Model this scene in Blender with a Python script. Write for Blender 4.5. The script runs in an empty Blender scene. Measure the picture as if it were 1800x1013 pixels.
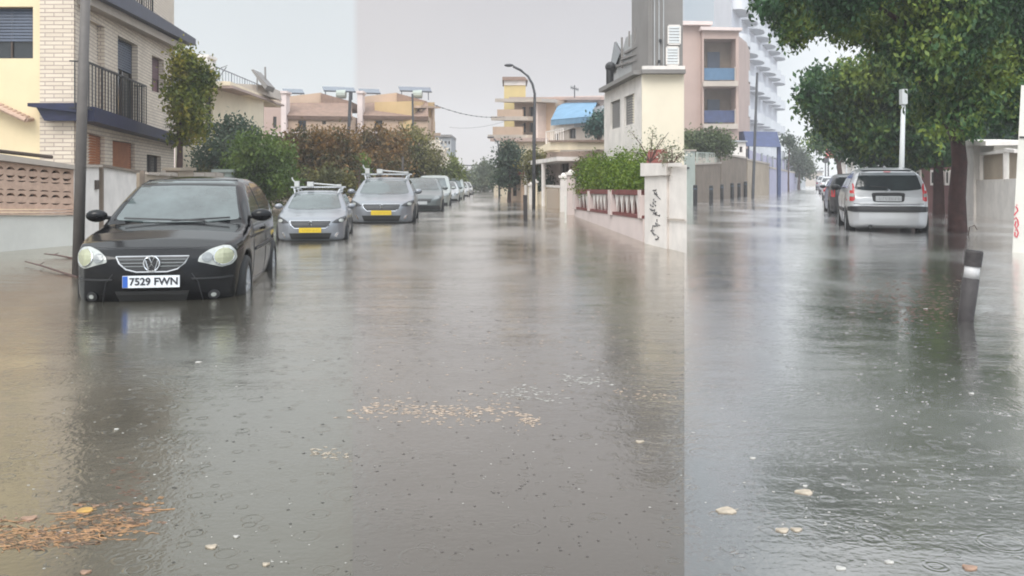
import bpy, bmesh, math, random
import numpy as np
from mathutils import Vector, Matrix
from mathutils.bvhtree import BVHTree

S = bpy.context.scene
COL = S.collection
R = math.radians

# ------------------------------------------------------------------ camera
F, CX, H0, CH = 1500.0, 900.0, 318.0, 1.2      # focal length and horizon in photo pixels, eye height over water
cam = bpy.data.objects.new("camera", bpy.data.cameras.new("camera"))
COL.objects.link(cam)
cam.location = (0, 0, CH)
cam.rotation_euler = (R(90), 0, 0)
cam.data.sensor_width = 36
cam.data.lens = F / 1800 * 36
cam.data.shift_y = -(506.5 - H0) / 1800
cam.data.clip_end = 6000
cam.data.clip_start = 0.05
S.camera = cam

# ------------------------------------------------------------------ sky
world = bpy.data.worlds.new("World")
S.world = world
world.use_nodes = True
wn, wl = world.node_tree.nodes, world.node_tree.links
wn.clear()
def N(t, **k):
    n = wn.new(t)
    for a, b in k.items():
        setattr(n, a, b)
    return n
def M(op, a, b=None, c=None):
    n = N('ShaderNodeMath', operation=op)
    for i, v in enumerate((a, b, c)):
        if v is None: continue
        if isinstance(v, (int, float)): n.inputs[i].default_value = v
        else: wl.new(v, n.inputs[i])
    return n.outputs[0]
SUN_EL, SUN_AZ = 48, 205       # high veiled sun behind the viewer's left shoulder
sky = N('ShaderNodeTexSky', sky_type='NISHITA', sun_disc=False)
sky.sun_elevation = R(SUN_EL); sky.sun_rotation = R(SUN_AZ)
tc = N('ShaderNodeTexCoord')
sx = N('ShaderNodeSeparateXYZ'); wl.new(tc.outputs['Generated'], sx.inputs[0])
X, Y, Z = sx.outputs
ratio = M('DIVIDE', X, M('MAXIMUM', Y, 0.05))
pos = M('MULTIPLY_ADD', ratio, 0.5, 0.5)
ramp = N('ShaderNodeValToRGB'); wl.new(pos, ramp.inputs[0])
ramp.color_ramp.interpolation = 'LINEAR'
e = ramp.color_ramp.elements
e[0].position = 0.0; e[0].color = (0.66, 0.70, 0.72, 1)
e[1].position = 1.0; e[1].color = (0.64, 0.70, 0.75, 1)
for p, c in ((0.4065, (0.65, 0.69, 0.70)), (0.4068, (0.575, 0.545, 0.54)), (0.6005, (0.57, 0.555, 0.57)),
             (0.6012, (0.45, 0.515, 0.565)), (0.635, (0.53, 0.585, 0.62)), (0.66, (0.74, 0.79, 0.82)), (0.70, (0.90, 0.93, 0.95))):
    x = e.new(p); x.color = (*c, 1)
el = N('ShaderNodeValToRGB'); wl.new(M('MULTIPLY', Z, 0.25), el.inputs[0])
ee = el.color_ramp.elements
ee[0].position = 0; ee[0].color = (.93, .905, .885, 1)
ee[1].position = 0.06; ee[1].color = (.88, .88, .885, 1)
el2 = N('ShaderNodeMapRange'); wl.new(Z, el2.inputs['Value'])
el2.inputs['From Min'].default_value = .22; el2.inputs['From Max'].default_value = .95
el2.inputs['To Min'].default_value = .88; el2.inputs['To Max'].default_value = 2.8
back = N('ShaderNodeMapRange'); wl.new(Y, back.inputs['Value'])
back.inputs['From Min'].default_value = 0; back.inputs['From Max'].default_value = -.6
back.inputs['To Min'].default_value = 1; back.inputs['To Max'].default_value = 1.7
ns = N('ShaderNodeTexNoise'); wl.new(tc.outputs['Generated'], ns.inputs['Vector'])
ns.inputs['Scale'].default_value = 2.2; ns.inputs['Detail'].default_value = 4
cl = N('ShaderNodeMapRange'); wl.new(ns.outputs['Fac'], cl.inputs['Value'])
cl.inputs['To Min'].default_value = .88; cl.inputs['To Max'].default_value = 1.12
k = M('MULTIPLY', M('MULTIPLY', el2.outputs[0], back.outputs[0]), cl.outputs[0])
mx = N('ShaderNodeVectorMath', operation='MULTIPLY'); wl.new(ramp.outputs[0], mx.inputs[0]); wl.new(el.outputs[0], mx.inputs[1])
sc_ = N('ShaderNodeVectorMath', operation='SCALE'); wl.new(mx.outputs[0], sc_.inputs[0]); wl.new(k, sc_.inputs['Scale'])
b1 = N('ShaderNodeBackground'); wl.new(sc_.outputs[0], b1.inputs[0]); b1.inputs[1].default_value = 1.0
b2 = N('ShaderNodeBackground'); wl.new(sky.outputs[0], b2.inputs[0]); b2.inputs[1].default_value = 0.006
ad = N('ShaderNodeAddShader'); wl.new(b1.outputs[0], ad.inputs[0]); wl.new(b2.outputs[0], ad.inputs[1])
out = N('ShaderNodeOutputWorld'); wl.new(ad.outputs[0], out.inputs[0])

sun = bpy.data.objects.new("sun", bpy.data.lights.new("sun", 'SUN'))
COL.objects.link(sun)
sun.data.energy = 1.5
sun.data.angle = R(30)
sun.data.color = (1, .96, .9)
az, elv = R(SUN_AZ), R(SUN_EL)
d = Vector((math.sin(az) * math.cos(elv), math.cos(az) * math.cos(elv), math.sin(elv)))
sun.rotation_euler = d.to_track_quat('Z', 'Y').to_euler()

S.view_settings.view_transform = 'Standard'
S.view_settings.look = 'None'
S.view_settings.exposure = 0.38
S.view_settings.gamma = 1.0
S.cycles.max_bounces = 6
S.cycles.volume_bounces = 1
S.cycles.use_denoising = True
S.cycles.filter_width = 1.9
S.cycles.sample_clamp_indirect = 4

# ------------------------------------------------------------------ helpers
ROOT = {}
def P(px, py, D):
    return Vector(((px - CX) / F * D, D, CH + (H0 - py) / F * D))
def GD(py):
    return CH * F / (py - H0)
def G(px, py, z=0.0):
    D = (CH - z) * F / (py - H0)
    return Vector(((px - CX) / F * D, D, z))
def V(*a): return Vector(a)

def thing(name, label, cat, loc=(0, 0, 0), group=None):
    o = bpy.data.objects.new(name, None)
    COL.objects.link(o)
    o.empty_display_size = .2
    o.location = loc
    o['label'] = label; o['category'] = cat
    if group: o['group'] = group
    ROOT[o.name] = Vector(loc)
    return o

def link_mesh(name, me, mat, parent=None, loc=None):
    o = bpy.data.objects.new(name, me)
    COL.objects.link(o)
    if mat: me.materials.append(mat)
    if parent is not None:
        o.parent = parent
        ROOT[o.name] = ROOT[parent.name]
    else:
        ROOT[o.name] = Vector(loc or (0, 0, 0))
        o.location = ROOT[o.name]
    return o

class MB:
    def __init__(s): s.v = []; s.f = []
    def poly(s, pts):
        i = len(s.v); s.v += [Vector(p) for p in pts]; s.f.append(tuple(range(i, i + len(pts)))); return s
    def prism(s, pts, ext):
        ext = Vector(ext); n = len(pts); i = len(s.v)
        s.v += [Vector(p) for p in pts] + [Vector(p) + ext for p in pts]
        s.f.append(tuple(range(i, i + n))); s.f.append(tuple(range(i + 2 * n - 1, i + n - 1, -1)))
        for k in range(n):
            j = (k + 1) % n
            s.f.append((i + j, i + k, i + n + k, i + n + j))
        return s
    def box(s, a, b):
        x0, y0, z0 = a; x1, y1, z1 = b
        return s.prism([(x0, y0, z0), (x1, y0, z0), (x1, y0, z1), (x0, y0, z1)], (0, y1 - y0, 0))
    def bar(s, p, q, w, t=None, up=(0, 0, 1)):
        p, q = Vector(p), Vector(q); t = t or w
        d = (q - p).normalized(); up = Vector(up)
        if abs(d.dot(up)) > .95: up = Vector((1, 0, 0))
        a = d.cross(up).normalized() * w / 2; b = d.cross(a).normalized() * t / 2
        return s.prism([p - a - b, p + a - b, p + a + b, p - a + b], q - p)
    def tube(s, pts, rad, n=8, cap=True):
        pts = [Vector(p) for p in pts]
        if isinstance(rad, (int, float)): rad = [rad] * len(pts)
        i0 = len(s.v)
        for k, p in enumerate(pts):
            d = (pts[min(k + 1, len(pts) - 1)] - pts[max(k - 1, 0)]).normalized()
            u = Vector((1, 0, 0)) if abs(d.x) < .8 else Vector((0, 1, 0))
            a = d.cross(u).normalized(); b = d.cross(a)
            for j in range(n):
                t = 2 * math.pi * j / n
                s.v.append(p + (a * math.cos(t) + b * math.sin(t)) * rad[k])
        for k in range(len(pts) - 1):
            for j in range(n):
                a = i0 + k * n + j; b = i0 + k * n + (j + 1) % n
                s.f.append((a, b, b + n, a + n))
        if cap:
            s.f.append(tuple(range(i0 + n - 1, i0 - 1, -1)))
            s.f.append(tuple(range(i0 + (len(pts) - 1) * n, i0 + len(pts) * n)))
        return s
    def ball(s, c, r, n=10, m=7):
        c = Vector(c); r = Vector(r) if not isinstance(r, (int, float)) else Vector((r, r, r))
        i0 = len(s.v)
        for a in range(m + 1):
            ph = math.pi * a / m
            for b in range(n):
                th = 2 * math.pi * b / n
                s.v.append(c + Vector((math.sin(ph) * math.cos(th) * r.x, math.sin(ph) * math.sin(th) * r.y, math.cos(ph) * r.z)))
        for a in range(m):
            for b in range(n):
                p = i0 + a * n + b; q = i0 + a * n + (b + 1) % n
                s.f.append((p, p + n, q + n, q))
        return s
    def mesh(s, name, off=(0, 0, 0), smooth=False):
        off = Vector(off)
        me = bpy.data.meshes.new(name)
        me.from_pydata([v - off for v in s.v], [], s.f)
        me.validate(); me.update()
        if smooth:
            me.polygons.foreach_set('use_smooth', [True] * len(me.polygons))
        return me
    def build(s, name, mat, parent=None, smooth=False, loc=None):
        off = ROOT[parent.name] if parent is not None else Vector(loc or (0, 0, 0))
        me = s.mesh(name, off, smooth)
        bm = bmesh.new(); bm.from_mesh(me)
        bmesh.ops.recalc_face_normals(bm, faces=bm.faces); bm.to_mesh(me); bm.free()
        return link_mesh(name, me, mat, parent, loc)
    def thing(s, name, label, cat, mat, loc, group=None, smooth=False):
        o = s.build(name, mat, None, smooth, loc)
        o['label'] = label; o['category'] = cat
        if group: o['group'] = group
        return o

def dup(root, loc=None, rz=None, label=None, group=None, scale=None):
    r = root.copy(); COL.objects.link(r)
    ROOT[r.name] = Vector(loc) if loc is not None else ROOT[root.name]
    if loc is not None: r.location = loc
    if rz is not None: r.rotation_euler = (0, 0, rz)
    if scale is not None: r.scale = (scale,) * 3
    if label: r['label'] = label
    if group: r['group'] = group
    for ch in list(root.children):
        c = ch.copy(); COL.objects.link(c); c.parent = r
        for g in list(ch.children):
            h = g.copy(); COL.objects.link(h); h.parent = c
    return r

# ------------------------------------------------------------------ materials
def pbr(name, col, rough=.8, var=.12, scale=3.0, metal=0.0, bump=0.0, bscale=30, spec=None, coat=0, uv=False, col2=None):
    m = bpy.data.materials.new(name); m.use_nodes = True
    nt = m.node_tree; n = nt.nodes; l = nt.links
    b = n['Principled BSDF']
    b.inputs['Roughness'].default_value = rough
    b.inputs['Metallic'].default_value = metal
    if spec is not None: b.inputs['Specular IOR Level'].default_value = spec
    if coat: b.inputs['Coat Weight'].default_value = coat; b.inputs['Coat Roughness'].default_value = .05
    t = n.new('ShaderNodeTexCoord'); src = t.outputs['UV' if uv else 'Object']
    if var > 0 or col2:
        no = n.new('ShaderNodeTexNoise'); l.new(src, no.inputs['Vector'])
        no.inputs['Scale'].default_value = scale; no.inputs['Detail'].default_value = 5; no.inputs['Roughness'].default_value = .65
        r = n.new('ShaderNodeValToRGB'); l.new(no.outputs['Fac'], r.inputs[0])
        r.color_ramp.elements[0].position = .32; r.color_ramp.elements[1].position = .68
        c2 = col2 or tuple(min(1, c * (1 + var)) for c in col)
        c1 = col if col2 else tuple(c * (1 - var) for c in col)
        r.color_ramp.elements[0].color = (*c1, 1); r.color_ramp.elements[1].color = (*c2, 1)
        l.new(r.outputs[0], b.inputs['Base Color'])
    else:
        b.inputs['Base Color'].default_value = (*col, 1)
    if bump:
        nb = n.new('ShaderNodeTexNoise'); l.new(src, nb.inputs['Vector']); nb.inputs['Scale'].default_value = bscale; nb.inputs['Detail'].default_value = 4
        bp = n.new('ShaderNodeBump'); bp.inputs['Strength'].default_value = bump; bp.inputs['Distance'].default_value = .02
        l.new(nb.outputs['Fac'], bp.inputs['Height']); l.new(bp.outputs[0], b.inputs['Normal'])
    return m

def brick_mat(name, c1, c2, mortar, bw, bh, ms=.012, rough=.85):
    m = bpy.data.materials.new(name); m.use_nodes = True
    nt = m.node_tree; n = nt.nodes; l = nt.links; b = n['Principled BSDF']
    b.inputs['Roughness'].default_value = rough
    t = n.new('ShaderNodeTexCoord')
    br = n.new('ShaderNodeTexBrick'); l.new(t.outputs['UV'], br.inputs['Vector'])
    br.inputs['Color1'].default_value = (*c1, 1); br.inputs['Color2'].default_value = (*c2, 1); br.inputs['Mortar'].default_value = (*mortar, 1)
    br.inputs['Scale'].default_value = 1; br.inputs['Mortar Size'].default_value = ms; br.inputs['Mortar Smooth'].default_value = .3
    br.inputs['Brick Width'].default_value = bw; br.inputs['Row Height'].default_value = bh
    no = n.new('ShaderNodeTexNoise'); l.new(t.outputs['UV'], no.inputs['Vector']); no.inputs['Scale'].default_value = 1.3; no.inputs['Detail'].default_value = 6
    mx = n.new('ShaderNodeMix'); mx.data_type = 'RGBA'; mx.blend_type = 'MULTIPLY'; mx.inputs[0].default_value = .25
    l.new(br.outputs['Color'], mx.inputs[6]); l.new(no.outputs['Fac'], mx.inputs[7]); 
    gm = n.new('ShaderNodeBrightContrast'); l.new(mx.outputs[2], gm.inputs[0]); gm.inputs['Bright'].default_value = .04
    l.new(gm.outputs[0], b.inputs['Base Color'])
    bp = n.new('ShaderNodeBump'); bp.inputs['Strength'].default_value = .5; bp.inputs['Distance'].default_value = .01; bp.invert = True
    l.new(br.outputs['Fac'], bp.inputs['Height']); l.new(bp.outputs[0], b.inputs['Normal'])
    return m

LEAFGAIN = 1.4
def leaf_mat(name, dark, mid, light, scale=1.2):
    dark, mid, light = ([min(1, c * LEAFGAIN) for c in q] for q in (dark, mid, light))
    m = bpy.data.materials.new(name); m.use_nodes = True
    nt = m.node_tree; n = nt.nodes; l = nt.links; b = n['Principled BSDF']
    b.inputs['Roughness'].default_value = .5
    b.inputs['Specular IOR Level'].default_value = .3
    t = n.new('ShaderNodeTexCoord')
    no = n.new('ShaderNodeTexNoise'); l.new(t.outputs['Object'], no.inputs['Vector']); no.inputs['Scale'].default_value = scale; no.inputs['Detail'].default_value = 3
    wn_ = n.new('ShaderNodeTexWhiteNoise'); wn_.noise_dimensions = '3D'
    sn = n.new('ShaderNodeVectorMath'); sn.operation = 'SNAP'; sn.inputs[1].default_value = (.15, .15, .15)
    l.new(t.outputs['Object'], sn.inputs[0]); l.new(sn.outputs[0], wn_.inputs['Vector'])
    ma = n.new('ShaderNodeMath'); ma.operation = 'MULTIPLY_ADD'; ma.inputs[1].default_value = .25; l.new(wn_.outputs['Value'], ma.inputs[0])
    sb = n.new('ShaderNodeMath'); sb.operation = 'SUBTRACT'; sb.inputs[1].default_value = .125; l.new(no.outputs['Fac'], sb.inputs[0]); l.new(sb.outputs[0], ma.inputs[2])
    r = n.new('ShaderNodeValToRGB'); l.new(ma.outputs[0], r.inputs[0])
    e = r.color_ramp.elements
    e[0].position = .3; e[0].color = (*dark, 1); e[1].position = .72; e[1].color = (*light, 1)
    x = e.new(.5); x.color = (*mid, 1)
    l.new(r.outputs[0], b.inputs['Base Color'])
    tr = n.new('ShaderNodeBsdfTranslucent'); l.new(r.outputs[0], tr.inputs[0])
    ms = n.new('ShaderNodeMixShader'); ms.inputs[0].default_value = .25
    o = n['Material Output']; l.new(b.outputs[0], ms.inputs[1]); l.new(tr.outputs[0], ms.inputs[2]); l.new(ms.outputs[0], o.inputs[0])
    return m

def water_mat(name, c1, c2, seed, tint, pw):
    m = bpy.data.materials.new(name); m.use_nodes = True
    nt = m.node_tree; n = nt.nodes; l = nt.links; b = n['Principled BSDF']
    b.inputs['IOR'].default_value = 1.45
    t = n.new('ShaderNodeTexCoord')
    mp = n.new('ShaderNodeMapping'); l.new(t.outputs['Object'], mp.inputs[0]); mp.inputs['Location'].default_value = (seed * 7.3, seed * 3.1, 0)
    def noise(scale, vec, detail=3, stretch=None):
        q = vec
        if stretch:
            mm = n.new('ShaderNodeMapping'); l.new(vec, mm.inputs[0]); mm.inputs['Scale'].default_value = stretch; q = mm.outputs[0]
        a = n.new('ShaderNodeTexNoise'); l.new(q, a.inputs['Vector']); a.inputs['Scale'].default_value = scale; a.inputs['Detail'].default_value = detail
        return a.outputs['Fac']
    def math_(op, a, b_=None, c=None):
        q = n.new('ShaderNodeMath'); q.operation = op
        for i, v in enumerate((a, b_, c)):
            if v is None: continue
            if isinstance(v, (int, float)): q.inputs[i].default_value = v
            else: l.new(v, q.inputs[i])
        return q.outputs[0]
    big = noise(.35, mp.outputs[0], 5, (1, .7, 1))
    r = n.new('ShaderNodeValToRGB'); l.new(big, r.inputs[0]); r.color_ramp.elements[0].position = .35; r.color_ramp.elements[1].position = .68
    r.color_ramp.elements[0].color = (*c1, 1); r.color_ramp.elements[1].color = (*c2, 1)
    l.new(r.outputs[0], b.inputs['Base Color'])
    patch = noise(.5, mp.outputs[0], 3, (1, .5, 1))
    rr = n.new('ShaderNodeMapRange'); l.new(patch, rr.inputs['Value']); rr.inputs['From Min'].default_value = .4; rr.inputs['From Max'].default_value = .65
    rr.inputs['To Min'].default_value = .12; rr.inputs['To Max'].default_value = .24
    l.new(rr.outputs[0], b.inputs['Roughness'])
    # ripples: wind chop plus rings where drops strike
    h1 = noise(1.6, mp.outputs[0], 4, (1, 1.8, 1)); h2 = noise(9, mp.outputs[0], 3, (1, 1.6, 1)); h3 = noise(38, mp.outputs[0], 2)
    h = math_('ADD', math_('MULTIPLY', h1, .06), math_('ADD', math_('MULTIPLY', h2, .045), math_('MULTIPLY', h3, .034)))
    chopm = n.new('ShaderNodeMapRange'); l.new(noise(.7, mp.outputs[0], 2, (1, 2.2, 1)), chopm.inputs['Value'])
    chopm.inputs['From Min'].default_value = .4; chopm.inputs['From Max'].default_value = .65
    chopm.inputs['To Min'].default_value = .35; chopm.inputs['To Max'].default_value = 1.2
    h = math_('MULTIPLY', h, chopm.outputs[0])
    for sc, amp in ((5.1, .008), (8.3, .009), (13.3, .008)):
        vo = n.new('ShaderNodeTexVoronoi'); vo.feature = 'F1'; l.new(mp.outputs[0], vo.inputs['Vector']); vo.inputs['Scale'].default_value = sc
        dist = vo.outputs['Distance']; colr = n.new('ShaderNodeSeparateColor'); l.new(vo.outputs['Color'], colr.inputs[0])
        rad = math_('MULTIPLY_ADD', colr.outputs[0], .35, .02)
        near = math_('SUBTRACT', 1.0, math_('MULTIPLY', math_('ABSOLUTE', math_('SUBTRACT', dist, rad)), 12))
        near = math_('MAXIMUM', near, 0)
        on = math_('GREATER_THAN', colr.outputs[1], .45)
        wv = math_('MULTIPLY', math_('MULTIPLY', near, math_('SINE', math_('MULTIPLY', dist, 60))), on)
        h = math_('ADD', h, math_('MULTIPLY', wv, amp))
    bp = n.new('ShaderNodeBump'); bp.inputs['Strength'].default_value = 1.0; bp.inputs['Distance'].default_value = .055
    l.new(h, bp.inputs['Height']); l.new(bp.outputs[0], b.inputs['Normal'])
    b.inputs['Specular IOR Level'].default_value = .1
    lw = n.new('ShaderNodeLayerWeight'); lw.inputs['Blend'].default_value = .5; l.new(bp.outputs[0], lw.inputs['Normal'])
    fac = math_('POWER', lw.outputs['Facing'], pw)
    gl = n.new('ShaderNodeBsdfGlossy'); gl.inputs['Color'].default_value = (*tint, 1); l.new(rr.outputs[0], gl.inputs['Roughness']); l.new(bp.outputs[0], gl.inputs['Normal'])
    mxs = n.new('ShaderNodeMixShader'); l.new(fac, mxs.inputs[0]); l.new(b.outputs[0], mxs.inputs[1]); l.new(gl.outputs[0], mxs.inputs[2])
    l.new(mxs.outputs[0], n['Material Output'].inputs[0])
    return m

MT = {}
MT['cream'] = pbr('cream plaster', (.70, .57, .37), .9, .06, .8, bump=.15)
MT['cream2'] = pbr('pale yellow plaster', (.74, .63, .47), .9, .07, .8, bump=.15)
MT['brick'] = brick_mat('cream thin brick', (.70, .60, .48), (.62, .52, .41), (.40, .31, .26), .42, .095, .014)
MT['blue'] = pbr('dark blue glazed tile', (.006, .009, .042), .5, .25, 6)
MT['darkedge'] = pbr('dark painted slab edge', (.03, .035, .06), .5, .2, 4)
MT['white'] = pbr('white render', (.70, .65, .61), .85, .13, 1.6, bump=.15)
MT['white2'] = pbr('stained white render', (.60, .58, .53), .85, .10, .9, bump=.2)
MT['pinkw'] = pbr('pinkish white render', (.62, .52, .49), .85, .08, 1.0)
MT['clay'] = pbr('pink clay block', (.48, .33, .25), .9, .14, 9, bump=.4)
MT['hole'] = pbr('painted gap shade', (.025, .018, .015), .9, .2, 5)  # near-black colour painted where openings would fall into shade
MT['rail'] = pbr('black iron', (.02, .02, .022), .45, .1)
MT['glass'] = pbr('dark window glass', (.03, .035, .04), .08, .3, .6, spec=.6)
MT['shutterblue'] = pbr('slate roller shutter', (.05, .065, .10), .5, .12, 2)
MT['shutterred'] = pbr('maroon shutter', (.13, .06, .07), .6, .12, 2)
MT['orange'] = pbr('orange brown shutter', (.36, .13, .05), .7, .15, 5)
MT['wood'] = pbr('dark wood frame', (.06, .04, .03), .6, .15, 5)
MT['metalpole'] = pbr('grey galvanised pole', (.095, .083, .076), .6, .15, 4)
MT['darkpole'] = pbr('dark steel', (.06, .06, .065), .5, .15, 4)
MT['whitepole'] = pbr('white painted steel', (.5, .51, .51), .5, .06, 4)
MT['peach'] = pbr('peach plaster', (.45, .325, .24), .9, .12, .35)
MT['peach2'] = pbr('ochre plaster', (.50, .35, .18), .9, .09, .5)
MT['tileroof'] = pbr('brown roof tiles', (.22, .145, .11), .9, .18, 2.5)
MT['solar'] = pbr('solar collector', (.10, .12, .15), .25, .1)
MT['pinkb'] = pbr('dusty pink plaster', (.42, .31, .27), .9, .07, .4)
MT['lilac'] = pbr('lilac painted panels', (.38, .36, .47), .8, .1, 1)
MT['greyw'] = pbr('cool grey render', (.34, .35, .37), .9, .08, .5)
MT['attic'] = pbr('grey zinc cladding', (.20, .185, .175), .6, .1, 1)
MT['attic2'] = pbr('pale zinc roof', (.34, .34, .34), .5, .15, 2)
MT['slab'] = pbr('pale concrete slab', (.42, .36, .31), .85, .1, 1)
MT['yellow'] = pbr('yellow plaster', (.54, .42, .19), .9, .07, .5)
MT['awn'] = pbr('blue awning cloth', (.13, .245, .36), .8, .15, 1)
MT['balglass'] = pbr('blue balcony glass', (.07, .14, .23), .3, .2, 1)
MT['darkblue'] = pbr('dark blue canvas', (.045, .06, .13), .7, .2, 2)
MT['redrail'] = pbr('maroon painted rail', (.16, .035, .03), .6, .2, 5)
MT['terra'] = pbr('terracotta tiles', (.13, .028, .018), .8, .25, 7)
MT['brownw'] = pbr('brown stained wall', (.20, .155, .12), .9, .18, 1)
MT['beigew'] = pbr('beige garden wall', (.36, .29, .22), .9, .12, 1)
MT['greenw'] = pbr('grey green pillar', (.36, .39, .35), .9, .1, 1)
MT['bark'] = pbr('wet brown bark', (.075, .042, .034), .85, .35, 7, bump=.8, bscale=18)
MT['redbark'] = pbr('wet reddish bark', (.05, .02, .017), .8, .3, 6, bump=.8, bscale=16)
MT['rubber'] = pbr('black rubber', (.012, .012, .012), .7, 0)
MT['bollard'] = pbr('black bollard plastic', (.022, .021, .022), .5, .2, 8)
MT['bolldirty'] = pbr('worn dark bollard rubber', (.028, .023, .023), .65, .3, 12, bump=.3)
MT['reflect'] = pbr('silver reflective band', (.42, .41, .41), .3, .1, 14)
MT['graf'] = pbr('black spray paint', (.05, .05, .055), .7, 0)
MT['grafred'] = pbr('red spray paint', (.55, .03, .06), .6, 0)
MT['brickred'] = brick_mat('small red brick', (.36, .18, .13), (.30, .15, .11), (.35, .28, .22), .25, .08, .012)
L_BIG = leaf_mat('plane tree leaf', (.012, .035, .014), (.026, .065, .02), (.13, .165, .026), .55)
L_BIG_SHADED = leaf_mat('shaded tree leaf', (.008, .022, .012), (.014, .04, .018), (.03, .065, .025), .6)  # darker copy of the leaf colours, shade under the trees painted in
L_SLIM = leaf_mat('street tree leaf', (.035, .055, .010), (.10, .115, .016), (.24, .20, .03), 1.1)
L_DARK = leaf_mat('dark shrub leaf', (.025, .045, .03), (.045, .07, .04), (.09, .11, .07), 1.2)
L_GREEN = leaf_mat('bright shrub leaf', (.035, .06, .010), (.075, .12, .02), (.14, .18, .035), .9)
L_RUST = leaf_mat('rusty autumn leaf', (.04, .045, .016), (.10, .062, .022), (.21, .11, .03), .8)
L_OLIVE = leaf_mat('olive leaf', (.045, .05, .018), (.10, .095, .03), (.16, .14, .04), .9)
L_HEDGE = leaf_mat('clipped hedge leaf', (.03, .06, .006), (.075, .12, .010), (.13, .17, .02), 1.3)
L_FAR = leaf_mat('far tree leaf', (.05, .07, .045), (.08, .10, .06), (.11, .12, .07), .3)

# ------------------------------------------------------------------ facade tools
class Fac:
    """A vertical wall plane through two ground points, each given as (photo column, distance)."""
    def __init__(s, a, b, off=0.0):
        s.A = Vector(((a[0] - CX) / F * a[1], a[1], 0)); s.B = Vector(((b[0] - CX) / F * b[1], b[1], 0))
        s.d = (s.B - s.A).normalized()
        n = Vector((s.d.y, -s.d.x, 0))
        if n.dot(s.A + s.B) > 0: n = -n
        s.n = n
        s.A += n * off; s.B += n * off
    def offset(s, o):
        f = Fac.__new__(Fac); f.A = s.A + s.n * o; f.B = s.B + s.n * o; f.d = s.d; f.n = s.n; return f
    def at(s, px, py, off=0.0):
        q = (px - CX) / F
        den = s.n.x * q + s.n.y
        t = s.A.dot(s.n) / den
        return Vector((q * t, t, CH + (H0 - py) / F * t)) + s.n * off
    def g(s, px, z=0.0, off=0.0):
        p = s.at(px, H0, off); p.z = z; return p
    def pts(s, l, off=0.0): return [s.at(x, y, off) for x, y in l]

def wall(fac, outer, holes=(), ext=None, thick=.3, reveal=.15, name='wall', mat=None, parent=None, z0=None, off=0.0, backs=None):
    """Solid wall: outline and openings in photo pixels on the plane; ext is the vector to its back."""
    ext = Vector(ext) if ext is not None else -fac.n * thick
    o = [fac.at(x, y, off) for x, y in outer]
    if z0 is not None:
        lo = sorted(range(len(o)), key=lambda i: o[i].z)[:2]
        for i in lo: o[i].z = z0
    bm = bmesh.new()
    ed = []
    def loop(pts):
        vs = [bm.verts.new(p) for p in pts]
        for i in range(len(vs)): ed.append(bm.edges.new((vs[i], vs[(i + 1) % len(vs)])))
        return vs
    ov = loop(o); hv = []
    for hl in holes:
        hv.append(loop([fac.at(x, y, off) if not isinstance(x, Vector) else x for x, y in hl]))
    if holes:
        bmesh.ops.triangle_fill(bm, use_beauty=True, use_dissolve=False, edges=ed)
    else:
        bm.faces.new(ov)
    bk = [bm.verts.new(v.co + ext) for v in ov]
    bm.faces.new(bk[::-1])
    for i in range(len(ov)):
        j = (i + 1) % len(ov); bm.faces.new((ov[i], ov[j], bk[j], bk[i]))
    for vs in hv:
        b2 = [bm.verts.new(v.co - fac.n * reveal) for v in vs]
        for i in range(len(vs)):
            j = (i + 1) % len(vs); bm.faces.new((vs[i], vs[j], b2[j], b2[i]))
        if backs: pass
    bmesh.ops.recalc_face_normals(bm, faces=bm.faces)
    uv = bm.loops.layers.uv.new('UVMap')
    for f in bm.faces:
        for lp in f.loops:
            c = lp.vert.co - fac.A
            lp[uv].uv = (c.dot(fac.d) + c.dot(fac.n), lp.vert.co.z)
    R0 = ROOT[parent.name] if parent is not None else Vector((0, 0, 0))
    for v in bm.verts: v.co -= R0
    me = bpy.data.meshes.new(name); bm.to_mesh(me); bm.free()
    return link_mesh(name, me, mat, parent)

def bil(q, u, v):
    a = q[0].lerp(q[1], u); b = q[3].lerp(q[2], u); return a.lerp(b, v)

def window(fac, quad, parent, reveal=.15, frame='wood', pane='glass', shutter=None, sh=.45, mull=(.5,), off=0.0, fw=.05, closed=False):
    """quad: TL, TR, BR, BL in pixels; sits at the back of its opening."""
    q = [fac.at(x, y, off - reveal + .01) for x, y in quad]
    n = fac.n
    w = MB().prism(q, -n * .03).build('window', MT[pane], parent)
    fr = MB()
    qf = [p + n * .02 for p in q]
    for a, b in ((0, 1), (1, 2), (2, 3), (3, 0)):
        fr.bar(qf[a], qf[b], fw, .05, up=n)
    for m_ in mull:
        fr.bar(bil(qf, m_, 0), bil(qf, m_, 1), fw * .8, .04, up=n)
    fr.build('frame', MT[frame], w)
    if shutter:
        s = MB(); nsl = max(6, int(((q[0] - q[3]).length) * sh / .07)); nsl = min(nsl, 30)
        for i in range(nsl):
            v0, v1 = sh * i / nsl, sh * (i + .86) / nsl
            s.prism([bil(qf, .02, v0) + n * .02, bil(qf, .98, v0) + n * .02, bil(qf, .98, v1) + n * .035, bil(qf, .02, v1) + n * .035], -n * .012)
        s.build('shutter', MT[shutter], w)
    return w

def railing(fac, px0, py0t, py0b, px1, py1t, py1b, parent, nb=16, w=.02, mat='rail', name='railing'):
    mb = MB()
    T0, T1 = fac.at(px0, py0t), fac.at(px1, py1t); B0, B1 = fac.at(px0, py0b), fac.at(px1, py1b)
    mb.bar(T0, T1, .05, .04, up=fac.n); mb.bar(B0, B1, .03, .03, up=fac.n)
    for i in range(nb + 1):
        t = i / nb
        ww = w * 1.8 if i % 5 == 0 else w
        mb.bar(B0.lerp(B1, t), T0.lerp(T1, t), ww, ww)
    return mb.build(name, MT[mat], parent)

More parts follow.
